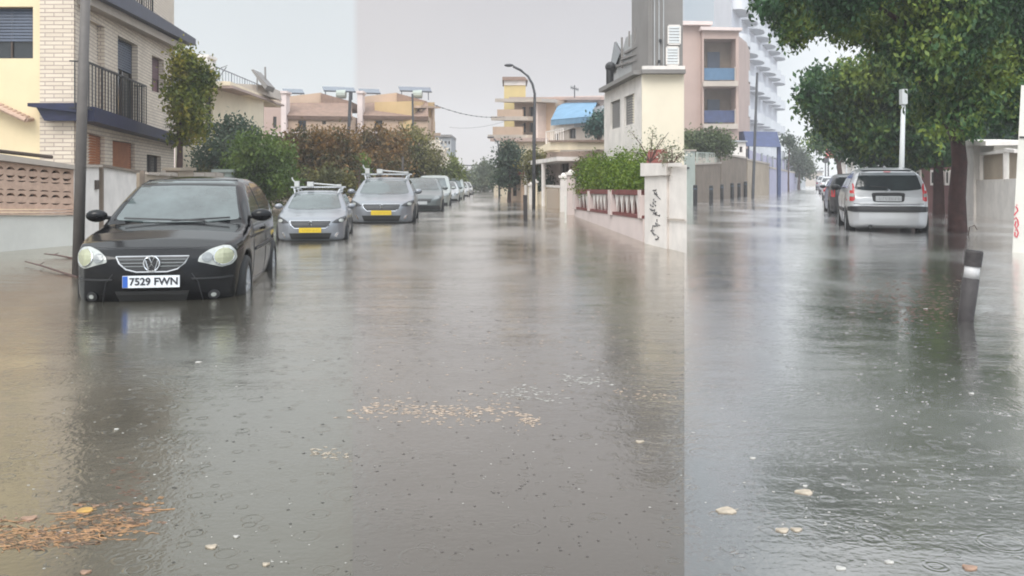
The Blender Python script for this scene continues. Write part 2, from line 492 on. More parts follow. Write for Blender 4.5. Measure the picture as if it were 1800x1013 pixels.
# ------------------------------------------------------------------ vegetation
def leaves_mesh(name, blobs, n, size, seed, off, droop=.3, shell=.45, aspect=.5, frag=0):
    rng = np.random.default_rng(seed)
    c = np.array([b[0] for b in blobs], float); r = np.array([b[1] for b in blobs], float)
    w = np.prod(r, axis=1) ** (2 / 3); w /= w.sum()
    # leaf sprigs: each sprig is a little cluster so that the outline is ragged
    ncl = max(1, n // 7)
    idx = rng.choice(len(blobs), ncl, p=w)
    dr = rng.normal(size=(ncl, 3)); dr /= np.linalg.norm(dr, axis=1)[:, None]
    rad = rng.random(ncl) ** shell
    out_ = rng.random(ncl) < .12
    rad = np.where(out_, rad * 1.18, rad)
    cc = c[idx] + dr * r[idx] * rad[:, None]
    ctr = np.repeat(cc, 7, axis=0) + rng.normal(size=(ncl * 7, 3)) * size * 1.1
    m = len(ctr)
    a = rng.normal(size=(m, 3)); a[:, 2] -= droop * 2; a /= np.linalg.norm(a, axis=1)[:, None]
    b = np.cross(a, rng.normal(size=(m, 3))); b /= np.linalg.norm(b, axis=1)[:, None]
    s = size * (.6 + .8 * rng.random(m))[:, None]
    v = np.empty((m, 4, 3))
    v[:, 0] = ctr - a * s * .5; v[:, 1] = ctr + b * s * aspect * .5; v[:, 2] = ctr + a * s * .5; v[:, 3] = ctr - b * s * aspect * .5
    v = v.reshape(-1, 3) - np.array(off)
    me = bpy.data.meshes.new(name)
    me.vertices.add(len(v)); me.vertices.foreach_set('co', v.astype(np.float32).ravel())
    me.loops.add(m * 4); me.loops.foreach_set('vertex_index', np.arange(m * 4, dtype=np.int32))
    me.polygons.add(m); me.polygons.foreach_set('loop_start', np.arange(0, m * 4, 4, dtype=np.int32))
    me.polygons.foreach_set('loop_total', np.full(m, 4, dtype=np.int32))
    me.update(calc_edges=True)
    return me

def pblobs(lst, D, seed=0, squash=1.0, dd=.6):
    """blobs from (column, row, radius) in photo pixels round a crown at distance D"""
    rnd = random.Random(seed); out_ = []
    for b in lst:
        px, py, r = b[:3]; dz = b[3] if len(b) > 3 else rnd.uniform(-dd, dd)
        Dd = D + dz; rm = r / F * Dd
        out_.append((tuple(P(px, py, Dd)), (rm, rm * squash, rm)))
    return out_

def tree(name, label, cat, base, blobs, n, size, lmat, seed, trunk_r=.1, bark='bark', group=None, fork=None, limbs=6, droop=.3, lean=(0, 0), shell=.45, aspect=.5, tn=10):
    base = Vector(base)
    t = thing(name, label, cat, base, group)
    zc = [Vector(b[0]) for b in blobs]
    top = sum(zc, Vector()) / len(zc)
    fk = Vector(fork) if fork else base.lerp(top, .6)
    rnd = random.Random(seed)
    mb = MB()
    p1 = base.lerp(fk, .35) + Vector((rnd.uniform(-.3, .3) * trunk_r, 0, 0)); p2 = base.lerp(fk, .7) + Vector((rnd.uniform(-.4, .4) * trunk_r, 0, 0))
    mb.tube([base - Vector((0, 0, .3)), base + Vector((0, 0, .15)), p1, p2, fk], [trunk_r * 1.25, trunk_r * 1.05, trunk_r * .95, trunk_r * .85, trunk_r * .75], tn)
    order = sorted(range(len(zc)), key=lambda i: -blobs[i][1][0])[:limbs]
    for i in order:
        e_ = zc[i]; mid = fk.lerp(e_, .5) + Vector((rnd.uniform(-.1, .1), rnd.uniform(-.1, .1), rnd.uniform(0, .25))) * (e_ - fk).length * .6
        mb.tube([fk - Vector((0, 0, trunk_r)), mid, e_], [trunk_r * .6, trunk_r * .35, trunk_r * .12], 6)
        for k_ in range(2):
            o_ = e_ + Vector((rnd.uniform(-1, 1), rnd.uniform(-1, 1), rnd.uniform(-.6, 1))) * blobs[i][1][0] * .8
            mb.tube([mid.lerp(e_, .5), o_], [trunk_r * .22, trunk_r * .06], 5)
    mb.build('trunk', MT[bark], t, smooth=True)
    me = leaves_mesh('crown', blobs, n, size, seed, base, droop, shell, aspect)
    link_mesh('crown', me, lmat, t)
    return t

HAZE = 0.0013

# ------------------------------------------------------------------ cars (body grown from an implicit volume)
def sdpoly(px, pz, poly):
    """signed distance from grid points to a closed 2D polygon (negative inside)"""
    poly = np.array(poly, float); nn = len(poly)
    d = np.full(px.shape, 1e9); ins = np.zeros(px.shape, bool)
    for i in range(nn):
        a = poly[i]; b = poly[(i + 1) % nn]; e = b - a
        w0, w1 = px - a[0], pz - a[1]
        t = np.clip((w0 * e[0] + w1 * e[1]) / (e @ e + 1e-12), 0, 1)
        d = np.minimum(d, (w0 - e[0] * t) ** 2 + (w1 - e[1] * t) ** 2)
        c = ((a[1] <= pz) & (b[1] > pz)) | ((b[1] <= pz) & (a[1] > pz))
        with np.errstate(divide='ignore', invalid='ignore'):
            xx = a[0] + (pz - a[1]) * e[0] / (e[1] if abs(e[1]) > 1e-12 else 1e-12)
        ins ^= c & (px < xx)
    d = np.sqrt(d)
    return np.where(ins, -d, d)

def smax(a, b, k):
    h = np.clip(.5 - .5 * (b - a) / k, 0, 1)
    return b * (1 - h) + a * h + k * h * (1 - h)

def surfnet(f, org, h):
    ins = f < 0; nx, ny, nz = f.shape
    acc = np.zeros((nx - 1, ny - 1, nz - 1, 3)); cnt = np.zeros((nx - 1, ny - 1, nz - 1))
    for ax in range(3):
        o = [a for a in range(3) if a != ax]
        sl0 = [slice(None)] * 3; sl1 = [slice(None)] * 3; sl0[ax] = slice(0, -1); sl1[ax] = slice(1, None)
        f0, f1 = f[tuple(sl0)], f[tuple(sl1)]; cr = (f0 < 0) != (f1 < 0)
        t = np.where(cr, f0 / np.where(cr, f0 - f1, 1), 0)
        for da in (0, 1):
            for db in (0, 1):
                s = [None] * 3; s[ax] = slice(None)
                s[o[0]] = slice(da, (nx, ny, nz)[o[0]] - 1 + da); s[o[1]] = slice(db, (nx, ny, nz)[o[1]] - 1 + db)
                c = cr[tuple(s)]; tt = t[tuple(s)]
                cnt += c; acc[..., ax] += np.where(c, tt, 0); acc[..., o[0]] += c * da; acc[..., o[1]] += c * db
    act = cnt > 0; ids = -np.ones(act.shape, int); ids[act] = np.arange(act.sum())
    g = np.argwhere(act); vp = (g + acc[act] / cnt[act][:, None]) * h + np.array(org)
    faces = []
    for ax in range(3):
        o1, o2 = (ax + 1) % 3, (ax + 2) % 3
        sl0 = [slice(None)] * 3; sl1 = [slice(None)] * 3; sl0[ax] = slice(0, -1); sl1[ax] = slice(1, None)
        cr = ins[tuple(sl0)] != ins[tuple(sl1)]; fl = ins[tuple(sl0)]
        idx = np.argwhere(cr)
        idx = idx[(idx[:, o1] > 0) & (idx[:, o2] > 0) & (idx[:, o1] < f.shape[o1] - 1) & (idx[:, o2] < f.shape[o2] - 1)]
        def cell(a, b):
            q = idx.copy(); q[:, o1] -= a; q[:, o2] -= b; return ids[q[:, 0], q[:, 1], q[:, 2]]
        q = np.stack([cell(1, 1), cell(0, 1), cell(0, 0), cell(1, 0)], 1)
        s = fl[idx[:, 0], idx[:, 1], idx[:, 2]]
        q[~s] = q[~s][:, ::-1]
        faces.append(q)
    return vp, np.concatenate(faces)

def car_body(side, front, plan, wheels, wr, W, L, H, h=.028, crown=.05):
    """side: (y,z) outline, front: half (x,z), plan: half (x,y); y grows from the nose to the tail"""
    x = np.arange(-W / 2 - .1, W / 2 + .1 + h, h); y = np.arange(-.15, L + .15, h); z = np.arange(.05, H + .15, h)
    YY, ZZ = np.meshgrid(y, z, indexing='ij')
    XF, ZF = np.meshgrid(x, z, indexing='ij'); XP, YP = np.meshgrid(x, y, indexing='ij')
    fm = front + [(-a, b) for a, b in front[::-1]]; pm = plan + [(-a, b) for a, b in plan[::-1]]
    # sides fall away a little from the middle of the roof and bonnet
    zc = ZZ[None] + crown * (np.abs(x)[:, None, None] / (W / 2)) ** 2.2 * np.clip((ZZ[None] - .55) / .2, 0, 1)
    fs = sdpoly(np.broadcast_to(YY[None], zc.shape).copy(), zc, side)
    ff = sdpoly(XF, ZF, fm)[:, None, :]; fp = sdpoly(XP, YP, pm)[:, :, None]
    f = smax(smax(fs, ff, .07), fp, .09)
    X3 = np.abs(x)[:, None, None]
    for wy in wheels:
        rr = np.sqrt((YY - wy) ** 2 + (ZZ - wr) ** 2)[None] - (wr + .055)
        cut = np.maximum(rr, (W / 2 - .26) - X3)
        f = np.maximum(f, -cut)
    return surfnet(f, (x[0], y[0], z[0]), h)

class Skin:
    """body surface that panels, glass and lamps are laid on"""
    def __init__(s, vp, fc):
        s.vp = vp; s.fc = fc
        s.bvh = BVHTree.FromPolygons([tuple(v) for v in vp], [tuple(map(int, f)) for f in fc])
    def patch(s, poly, axis, sign, off=.006, th=.012, cell=.06, mirror=False):
        """poly in the plane across `axis`: axis 'y' -> (x,z), 'x' -> (y,z), 'z' -> (x,y). Cast from the far side given by sign."""
        bm = bmesh.new()
        def p3(u, v):
            return Vector((u, 0, v)) if axis == 'y' else (Vector((0, u, v)) if axis == 'x' else Vector((u, v, 0)))
        for k_ in ((1, -1) if mirror else (1,)):
            pl = [(a * k_, b) for a, b in poly]
            bm.faces.new([bm.verts.new(p3(*q)) for q in pl])
        us = [a for a, b in poly]; vs = [b for a, b in poly]
        if mirror: us += [-a for a in us]
        iu = {'y': 0, 'x': 1, 'z': 0}[axis]; iv = {'y': 2, 'x': 2, 'z': 1}[axis]
        for ii, arr in ((iu, us), (iv, vs)):
            c = math.floor(min(arr) / cell) * cell + cell
            while c < max(arr):
                no = Vector((0, 0, 0)); no[ii] = 1; co = Vector((0, 0, 0)); co[ii] = c
                bmesh.ops.bisect_plane(bm, geom=bm.verts[:] + bm.edges[:] + bm.faces[:], plane_co=co, plane_no=no)
                c += cell
        ai = 'xyz'.index(axis); bad = []
        dv = Vector((0, 0, 0)); dv[ai] = -sign
        nrm = {}
        for v in bm.verts:
            o = v.co.copy(); o[ai] = sign * 12
            hit, n_, _, _ = s.bvh.ray_cast(o, dv)
            if hit is None: bad.append(v); continue
            if n_.dot(dv) > 0: n_ = -n_
            v.co = hit - dv * off + n_ * off * .3; nrm[v] = n_
        if bad: bmesh.ops.delete(bm, geom=bad, context='VERTS')
        r = bmesh.ops.extrude_face_region(bm, geom=bm.faces[:])
        for v in r['geom']:
            if isinstance(v, bmesh.types.BMVert): v.co = v.co + dv * th
        bmesh.ops.recalc_face_normals(bm, faces=bm.faces)
        me = bpy.data.meshes.new('patch'); bm.to_mesh(me); bm.free()
        me.polygons.foreach_set('use_smooth', [False] * len(me.polygons))
        return me
    def at(s, u, v, axis, sign):
        o = Vector((u, 0, v)) if axis == 'y' else (Vector((0, u, v)) if axis == 'x' else Vector((u, v, 0)))
        ai = 'xyz'.index(axis); o[ai] = sign * 12; dv = Vector((0, 0, 0)); dv[ai] = -sign
        h_, n_, _, _ = s.bvh.ray_cast(o, dv)
        return h_ if h_ is not None else o

def ell(cx, cz, rx, rz, n=20, a0=0):
    return [(cx + rx * math.cos(2 * math.pi * i / n + a0), cz + rz * math.sin(2 * math.pi * i / n + a0)) for i in range(n)]

CARGLASS = pbr('car glass', (.035, .042, .045), .04, .25, 3, spec=.9)
CARGLASS_PALE = pbr('windscreen glass', (.055, .07, .07), .05, .35, 2.2, spec=1.0)
BLACKPLAS = pbr('black car plastic', (.018, .018, .02), .5, .1)
CHROME = pbr('chrome', (.62, .63, .65), .15, .05, metal=1)
LAMP = pbr('headlamp lens', (.33, .34, .32), .12, .12, 14, spec=.8)
LAMPY = pbr('yellowed lamp bowl', (.30, .305, .20), .15, .1, 20, spec=.8)
LAMPG = pbr('grey lamp bowl', (.17, .18, .18), .15, .15, 20, spec=.8)
PLATEW = pbr('white number plate', (.68, .70, .72), .4, .04)
PLATEB = pbr('blue plate band', (.02, .10, .42), .4, 0)
PLATEY = pbr('yellow number plate', (.60, .42, .02), .4, .08, 20)
PLATEG = pbr('dull grey number plate', (.42, .43, .44), .5, .12, 20)
INK = pbr('black plate lettering', (.02, .02, .03), .5, 0)
RIM = pbr('alloy rim', (.45, .46, .48), .35, .1, metal=.2)
REDLAMP = pbr('red tail lamp', (.50, .025, .03), .15, .15, 12, spec=.8)
def paint(name, col, metal=.3, rough=.28):
    return pbr(name, col, rough, .06, 1.2, metal=metal, coat=.6)

def text_mesh(body, size, mat, parent, loc, name='lettering', rz=0, ex=.004, sx=1.0, bold=0.0):
    cu = bpy.data.curves.new('tmp', 'FONT'); cu.body = body; cu.size = size; cu.extrude = ex; cu.align_x = 'CENTER'; cu.align_y = 'CENTER'; cu.offset = bold
    o = bpy.data.objects.new('tmp', cu); COL.objects.link(o)
    dg = bpy.context.evaluated_depsgraph_get()
    me = bpy.data.meshes.new_from_object(o.evaluated_get(dg))
    bpy.data.objects.remove(o)
    me.transform(Matrix.Translation(Vector(loc)) @ Matrix.Rotation(rz, 4, 'Z') @ Matrix.Rotation(R(90), 4, 'X') @ Matrix.Diagonal((sx, 1, 1, 1)))
    me.materials.clear()
    return link_mesh(name, me, mat, parent)

def put(me, name, mat, parent):
    me.name = name
    return link_mesh(name, me, mat, parent)

def wheel(parent, x, y, r, w=.19, spokes=7, hub=True):
    sg = 1 if x > 0 else -1
    t = MB()
    n = 26; prof = [(r * .66, -w / 2), (r * .95, -w / 2), (r, -w / 2 + .03), (r, w / 2 - .03), (r * .95, w / 2), (r * .66, w / 2)]
    i0 = 0
    for k in range(n):
        a = 2 * math.pi * k / n
        for rr, ww in prof: t.v.append(Vector((x + ww, y + rr * math.cos(a), r + rr * math.sin(a))))
    m = len(prof)
    for k in range(n):
        for j in range(m):
            a, b = k * m + j, k * m + (j + 1) % m; c, d_ = ((k + 1) % n) * m + (j + 1) % m, ((k + 1) % n) * m + j
            t.f.append((a, b, c, d_))
    wh = t.build('wheel', MT['rubber'], parent, smooth=True)
    s = MB(); xo = x + sg * (w / 2 - .03)
    s.tube([(xo - .02, y, r), (xo + .001, y, r)], r * .15, 12)
    for k in range(spokes):
        a = 2 * math.pi * k / spokes
        c = Vector((xo, y, r)); e_ = c + Vector((0, math.cos(a), math.sin(a))) * r * .64
        s.bar(c, e_, .025, r * .13, up=(1, 0, 0))
    ring = [(r * .67, 0), (r * .60, 0), (r * .60, .02), (r * .67, .02)]
    i0 = len(s.v)
    for k in range(n):
        a = 2 * math.pi * k / n
        for rr, ww in ring: s.v.append(Vector((xo + ww * sg, y + rr * math.cos(a), r + rr * math.sin(a))))
    for k in range(n):
        for j in range(4):
            s.f.append((i0 + k * 4 + j, i0 + k * 4 + (j + 1) % 4, i0 + ((k + 1) % n) * 4 + (j + 1) % 4, i0 + ((k + 1) % n) * 4 + j))
    s.build('rim', RIM, wh)
    return wh

def mirrors(sk, t, W, y, z, mat, size=(.11, .07, .075)):
    for sg in (1, -1):
        a = sk.at(y, z, 'x', sg)
        m = MB(); m.ball((sg * (abs(a.x) + .13), y - .02, z + .03), size, 12, 8)
        m.bar((sg * (abs(a.x) - .03), y, z), (sg * (abs(a.x) + .08), y - .01, z + .02), .05, .04)
        m.build('wing_mirror', mat, t, smooth=True)

def wipers(sk, t, pts):
    mb = MB()
    for (x0, z0), (x1, z1) in pts:
        a = [sk.at(x0 + (x1 - x0) * i / 6, z0 + (z1 - z0) * i / 6, 'y', -1) + Vector((0, -.03, .01)) for i in range(7)]
        mb.tube(a, .009, 5)
    mb.build('wiper', BLACKPLAS, t)

def seam(sk, t, pts, axis, sign, mat=None, r=.0045, name='door_seam', mirror=True):
    for sg in ((1, -1) if mirror else (sign,)):
        mb = MB(); q = []
        for i in range(len(pts) - 1):
            for k in range(5):
                u = k / 5; q.append((pts[i][0] * (1 - u) + pts[i + 1][0] * u, pts[i][1] * (1 - u) + pts[i + 1][1] * u))
        q.append(pts[-1])
        mb.tube([sk.at(a, b, axis, sg if axis == 'x' else sign) for a, b in q], r, 4)
        mb.build(name, mat or BLACKPLAS, t)

def body_obj(vp, fc, mat, t):
    me = bpy.data.meshes.new('body'); me.from_pydata([tuple(v) for v in vp], [], [tuple(map(int, f)) for f in fc]); me.update()
    me.polygons.foreach_set('use_smooth', [True] * len(me.polygons))
    return link_mesh('body', me, mat, t)

def rounded(pts, k=3, amt=.3):
    """round the corners of an outline a little"""
    o = []; n = len(pts)
    for i in range(n):
        p0, p, p1 = pts[i - 1], pts[i], pts[(i + 1) % n]
        a = (p[0] + (p0[0] - p[0]) * amt, p[1] + (p0[1] - p[1]) * amt); b = (p[0] + (p1[0] - p[0]) * amt, p[1] + (p1[1] - p[1]) * amt)
        for j in range(k + 1):
            u = j / k
            o.append(((1 - u) ** 2 * a[0] + 2 * u * (1 - u) * p[0] + u * u * b[0], (1 - u) ** 2 * a[1] + 2 * u * (1 - u) * p[1] + u * u * b[1]))
    return o

def four_wheels(t, W, ys, r, w=.19):
    for y in ys:
        for sg in (1, -1): wheel(t, sg * (W / 2 - .115), y, r, w)

FRONT = [(0, .17), (.70, .17), (.765, .24), (.80, .40), (.822, .60), (.815, .78), (.785, .90), (.745, .98), (.655, 1.2), (.575, 1.37), (.50, 1.435), (.34, 1.462), (0, 1.475)]
def front_scaled(W, H, base=FRONT, bw=1.645, bh=1.475):
    return [(a * W / bw, b * H / bh) for a, b in base]

# ---- black hatchback, nose towards the viewer
def black_hatch():
    L, W, H, wr = 3.9, 1.65, 1.475, .305
    side = [(.10, .19), (.03, .30), (.0, .44), (.02, .56), (.06, .66), (.15, .745), (.34, .82), (.65, .885), (1.0, .935), (1.10, .955),
            (1.45, 1.19), (1.78, 1.365), (2.0, 1.425), (2.35, 1.465), (2.8, 1.46), (3.2, 1.41), (3.45, 1.34), (3.62, 1.12), (3.74, .95), (3.84, .86), (3.9, .62), (3.9, .4), (3.84, .24), (3.75, .19)]
    plan = [(0, -.01), (.30, .005), (.50, .05), (.64, .13), (.745, .28), (.80, .52), (.822, .9), (.825, 1.4), (.825, 2.8), (.80, 3.3), (.74, 3.65), (.6, 3.82), (.3, 3.89), (0, 3.9)]
    vp, fc = car_body(side, FRONT, plan, (.74, 3.2), wr, W, L, H, h=.024)
    sk = Skin(vp, fc)
    pm = pbr('black car paint', (.003, .003, .004), .12, 0, spec=.22, coat=.12)
    t = thing('parked_car', 'black three-door hatchback facing the viewer, axle deep in brown flood water beside a grey pole', 'car')
    body_obj(vp, fc, pm, t)
    ws = rounded([(-.655, .975), (-.50, 1.40), (.50, 1.40), (.655, .975), (.35, .945), (-.35, .945)], 3, .14)
    put(sk.patch(ws, 'y', -1, .006), 'windscreen', CARGLASS_PALE, t)
    seam(sk, t, [(-.655, .975), (-.50, 1.40), (.50, 1.40), (.655, .975)], 'y', -1, r=.012, name='windscreen_seal', mirror=False)
    seam(sk, t, [(-.60, .75), (-.2, .735), (.2, .735), (.60, .75)], 'y', -1, r=.004, name='bonnet_seam', mirror=False)
    # side glass
    for sg in (1, -1):
        put(sk.patch(rounded([(1.35, .985), (1.72, 1.24), (2.02, 1.36), (2.25, 1.375), (2.25, .985)], 2, .12), 'x', sg), 'side_window', CARGLASS, t)
        put(sk.patch(rounded([(2.33, .985), (2.33, 1.375), (2.85, 1.36), (3.22, 1.27), (3.36, 1.0)], 2, .14), 'x', sg), 'side_window', CARGLASS, t)
        put(sk.patch([(1.30, .62), (1.30, .65), (2.95, .65), (2.95, .62)], 'x', sg, .012, .02), 'side_strip', BLACKPLAS, t)
    seam(sk, t, [(1.28, .97), (1.22, .8), (1.22, .3), (2.28, .28), (2.30, 1.0)], 'x', 1)
    dh = MB()
    for sg in (1, -1):
        a = sk.at(2.12, .83, 'x', sg); dh.bar(a + Vector((sg * .02, -.09, 0)), a + Vector((sg * .02, .09, 0)), .03, .03)
    dh.build('door_handle', pm, t)
    mirrors(sk, t, W, 1.30, .985, pm, (.115, .07, .07))
    wipers(sk, t, [((.30, .955), (-.55, .985)), ((-.05, .955), (.55, .985))])
    # headlamps: pale housing with a large outer and a small inner bowl
    for sg in (1, -1):
        hl = [(sg * a, b) for a, b in [(.415, .61), (.43, .66), (.51, .72), (.62, .755), (.69, .75), (.74, .70), (.75, .62), (.71, .565), (.63, .55), (.55, .575), (.48, .595)]]
        h_ = put(sk.patch(rounded(hl, 2, .25), 'y', -1, .010, .03, .04), 'headlight', LAMP, t)
        put(sk.patch(ell(sg * .645, .655, .082, .078), 'y', -1, .018, .012, .04), 'lamp_bowl', LAMPY, h_)
        rg = MB(); rg.tube([sk.at(a, b, 'y', -1) + Vector((0, -.022, 0)) for a, b in ell(sg * .645, .655, .086, .082, 21) + [ell(sg * .645, .655, .086, .082, 21)[0]]], .006, 5); rg.build('lamp_ring', CHROME, h_)
        put(sk.patch(ell(sg * .50, .65, .048, .044), 'y', -1, .018, .012, .04), 'lamp_bowl', LAMPG, h_)
        fl = put(sk.patch(ell(sg * .56, .285, .052, .045), 'y', -1, .012, .02, .04), 'fog_light', BLACKPLAS, t)
        put(sk.patch(ell(sg * .56, .285, .024, .020), 'y', -1, .020, .01, .04), 'fog_lens', LAMP, fl)
    # grille: dark trapezoid, bright rim and bars
    gp = [(-.335, .665), (.335, .665), (.30, .60), (.235, .545), (.14, .52), (-.14, .52), (-.235, .545), (-.30, .60)]
    g = put(sk.patch(gp, 'y', -1, .008, .02, .05), 'grille', BLACKPLAS, t)
    mb = MB()
    rim = gp + [gp[0]]
    mb.tube([sk.at(a, b, 'y', -1) + Vector((0, -.014, 0)) for a, b in rim], .007, 5)
    mb.build('chrome_rim', RIM, g); mb = MB()
    for z, hw in ((.635, .315), (.603, .295), (.572, .262)):
        for sg in (1, -1):
            mb.tube([sk.at(sg * (.08 + (hw - .08) * i / 4), z, 'y', -1) + Vector((0, -.016, 0)) for i in range(5)], .005, 5)
    mb.build('chrome_bars', LAMPG, g)
    # round badge of two nested letters
    em = MB(); cc = sk.at(0, .598, 'y', -1) + Vector((0, -.03, 0)); rr = .072
    def p(a, b): return cc + Vector((a * rr, 0, b * rr))
    em.tube([p(math.cos(2 * math.pi * i / 28), math.sin(2 * math.pi * i / 28)) for i in range(29)], .0085, 6)
    for q in ([(-.36, .86), (0, .12), (.36, .86)], [(-.80, .50), (-.42, -.78), (0, .02), (.42, -.78), (.80, .50)]):
        em.tube([p(*s_) for s_ in q], .0075, 6)
    b_ = MB(); b_.tube([cc + Vector((0, .03, 0)), cc + Vector((0, .002, 0))], rr, 24)
    bd = b_.build('badge', BLACKPLAS, t); em.build('emblem', CHROME, bd)
    # bumper lines and plate
    seam(sk, t, [(.36, .50), (.42, .42), (.47, .20)], 'y', -1, r=.006, name='bumper_crease', mirror=False)
    seam(sk, t, [(-.36, .50), (-.42, .42), (-.47, .20)], 'y', -1, r=.006, name='bumper_crease', mirror=False)
    put(sk.patch([(.36, .455), (.78, .455), (.78, .44), (.37, .44)], 'y', -1, .010, .02), 'bumper_strip', BLACKPLAS, t)
    put(sk.patch([(-.36, .455), (-.78, .455), (-.78, .44), (-.37, .44)], 'y', -1, .010, .02), 'bumper_strip', BLACKPLAS, t)
    put(sk.patch([(-.34, .335), (.34, .335), (.30, .22), (-.30, .22)], 'y', -1, .006, .01), 'air_intake', MT['rubber'], t)
    yp = sk.at(0, .43, 'y', -1).y - .03
    pl = MB().box((-.26, yp, .372), (.26, yp + .02, .486)).build('number_plate', PLATEW, t)
    MB().box((-.257, yp - .004, .375), (-.212, yp - .001, .483)).build('plate_band', PLATEB, pl)
    text_mesh('7529 FWN', .098, INK, pl, (.025, yp - .002, .428), 'plate_lettering', 0, .003, 1.0, .0022)
    four_wheels(t, W, (.74, 3.2), wr)
    return t

# ---- silver estate, nose towards the viewer, bars on the roof
def silver_estate():
    L, W, H, wr = 4.75, 1.84, 1.47, .325
    side = [(.12, .19), (.03, .30), (.0, .46), (.02, .58), (.08, .68), (.30, .80), (.7, .88), (1.15, .945), (1.28, .965),
            (1.75, 1.24), (2.05, 1.37), (2.4, 1.44), (3.0, 1.46), (3.8, 1.43), (4.25, 1.37), (4.5, 1.1), (4.66, .92), (4.75, .7), (4.74, .4), (4.66, .22), (4.5, .19)]
    plan = [(0, -.01), (.30, .0), (.50, .05), (.68, .16), (.80, .34), (.88, .7), (.92, 1.2), (.92, 3.6), (.87, 4.2), (.78, 4.55), (.5, 4.72), (0, 4.75)]
    vp, fc = car_body(side, front_scaled(1.835, 1.47), plan, (.92, 3.7), wr, W, L, H, h=.034)
    sk = Skin(vp, fc)
    pm = paint('blue grey car paint', (.19, .20, .22), .35, .3)
    t = thing('parked_car', 'silver estate car with roof bars and yellow number plate, just behind the black hatchback', 'car')
    body_obj(vp, fc, pm, t)
    put(sk.patch(rounded([(-.70, .985), (-.55, 1.39), (.55, 1.39), (.70, .985), (.4, .955), (-.4, .955)], 3, .14), 'y', -1, .008), 'windscreen', CARGLASS_PALE, t)
    for sg in (1, -1):
        put(sk.patch([(1.65, 1.0), (2.1, 1.27), (2.45, 1.36), (2.75, 1.375), (2.75, 1.0)], 'x', sg), 'side_window', CARGLASS, t)
        put(sk.patch([(2.83, 1.0), (2.83, 1.375), (3.65, 1.36), (3.65, 1.0)], 'x', sg), 'side_window', CARGLASS, t)
        put(sk.patch([(3.72, 1.02), (3.72, 1.355), (4.15, 1.3), (4.28, 1.08)], 'x', sg), 'side_window', CARGLASS, t)
        hl = [(sg * a, b) for a, b in [(.52, .655), (.60, .715), (.72, .775), (.84, .80), (.86, .74), (.82, .675), (.68, .64)]]
        h_ = put(sk.patch(hl, 'y', -1, .010, .03, .05), 'headlight', BLACKPLAS, t)
        put(sk.patch(ell(sg * .745, .705, .06, .04, 12), 'y', -1, .018, .012, .05), 'lamp_bowl', LAMP, h_)
        put(sk.patch([(sg * .60, .33), (sg * .64, .40), (sg * .70, .42), (sg * .66, .33), (sg * .62, .27)], 'y', -1, .012, .02, .05), 'fog_light', CHROME, t)
    seam(sk, t, [(1.55, .95), (1.5, .8), (1.5, .35), (2.78, .3), (2.79, 1.0)], 'x', 1)
    seam(sk, t, [(2.79, .3), (3.6, .32), (3.68, 1.0)], 'x', 1)
    mirrors(sk, t, W, 1.58, 1.0, pm)
    gp = [(-.50, .70), (.50, .70), (.47, .60), (.38, .52), (-.38, .52), (-.47, .60)]
    g = put(sk.patch(gp, 'y', -1, .008, .02, .06), 'grille', BLACKPLAS, t)
    mb = MB()
    mb.tube([sk.at(a, b, 'y', -1) + Vector((0, -.014, 0)) for a, b in gp + [gp[0]]], .012, 5)
    for z in (.665, .63, .59, .555):
        pass
    mb.build('chrome_rim', CHROME, g)
    cc = sk.at(0, .64, 'y', -1) + Vector((0, -.03, 0))
    em = MB(); em.tube([cc + Vector(q) for q in ((-.03, 0, -.05), (-.01, 0, .0), (-.035, 0, .03), (.0, 0, .05), (.04, 0, .035))], .011, 5)
    em.tube([cc + Vector(q) for q in ((-.01, 0, 0), (.02, 0, -.01), (.03, 0, -.05))], .010, 5); em.build('emblem', CHROME, g)
    put(sk.patch([(-.52, .40), (.52, .40), (.46, .25), (-.46, .25)], 'y', -1, .006, .012), 'air_intake', MT['rubber'], t)
    yp = sk.at(0, .47, 'y', -1).y - .035
    pl = MB().box((-.27, yp, .415), (.27, yp + .02, .535)).build('number_plate', PLATEY, t)
    mb = MB(); rnd = random.Random(3)       # worn, unreadable figures
    for i in range(7):
        x = -.19 + i * .064 + (.02 if i > 3 else 0)
        mb.bar((x, yp - .003, .44), (x + rnd.uniform(-.01, .01), yp - .003, .505), .012, .003)
        mb.bar((x, yp - .003, rnd.choice((.445, .475, .50))), (x + .03, yp - .003, rnd.choice((.445, .475, .50))), .010, .003)
    mb.build('plate_figures', pbr('faded plate ink', (.30, .20, .03), .6, 0), pl)
    # roof bars and two pale fittings on them
    rk = MB()
    for y in (2.35, 3.35):
        rk.bar((-.72, y, 1.53), (.72, y, 1.53), .05, .035)
        for sg in (1, -1): rk.bar((sg * .60, y, 1.36), (sg * .64, y, 1.53), .04, .04)
    for sg in (1, -1): rk.tube([(sg * .57, 1.95, 1.37), (sg * .60, 2.2, 1.47), (sg * .60, 3.9, 1.47), (sg * .57, 4.1, 1.37)], .018, 6)
    rr = rk.build('roof_bars', PLATEG, t)
    fm_ = pbr('white rack plastic', (.45, .45, .44), .5, .1)
    fx = MB(); fx.box((-.62, 2.28, 1.55), (-.50, 2.5, 1.70)); fx.tube([(-.60, 2.3, 1.66), (-.67, 2.3, 1.74), (-.68, 2.3, 1.80)], .02, 6); fx.build('rack_fitting', fm_, rr)
    fx = MB(); fx.box((-.28, 2.28, 1.55), (-.12, 2.6, 1.68)); fx.tube([(-.2, 2.4, 1.64), (.62, 2.35, 1.57)], .02, 6); fx.box((.52, 2.3, 1.55), (.64, 2.44, 1.61)); fx.build('rack_fitting', fm_, rr)
    four_wheels(t, W, (.92, 3.7), wr)
    return t

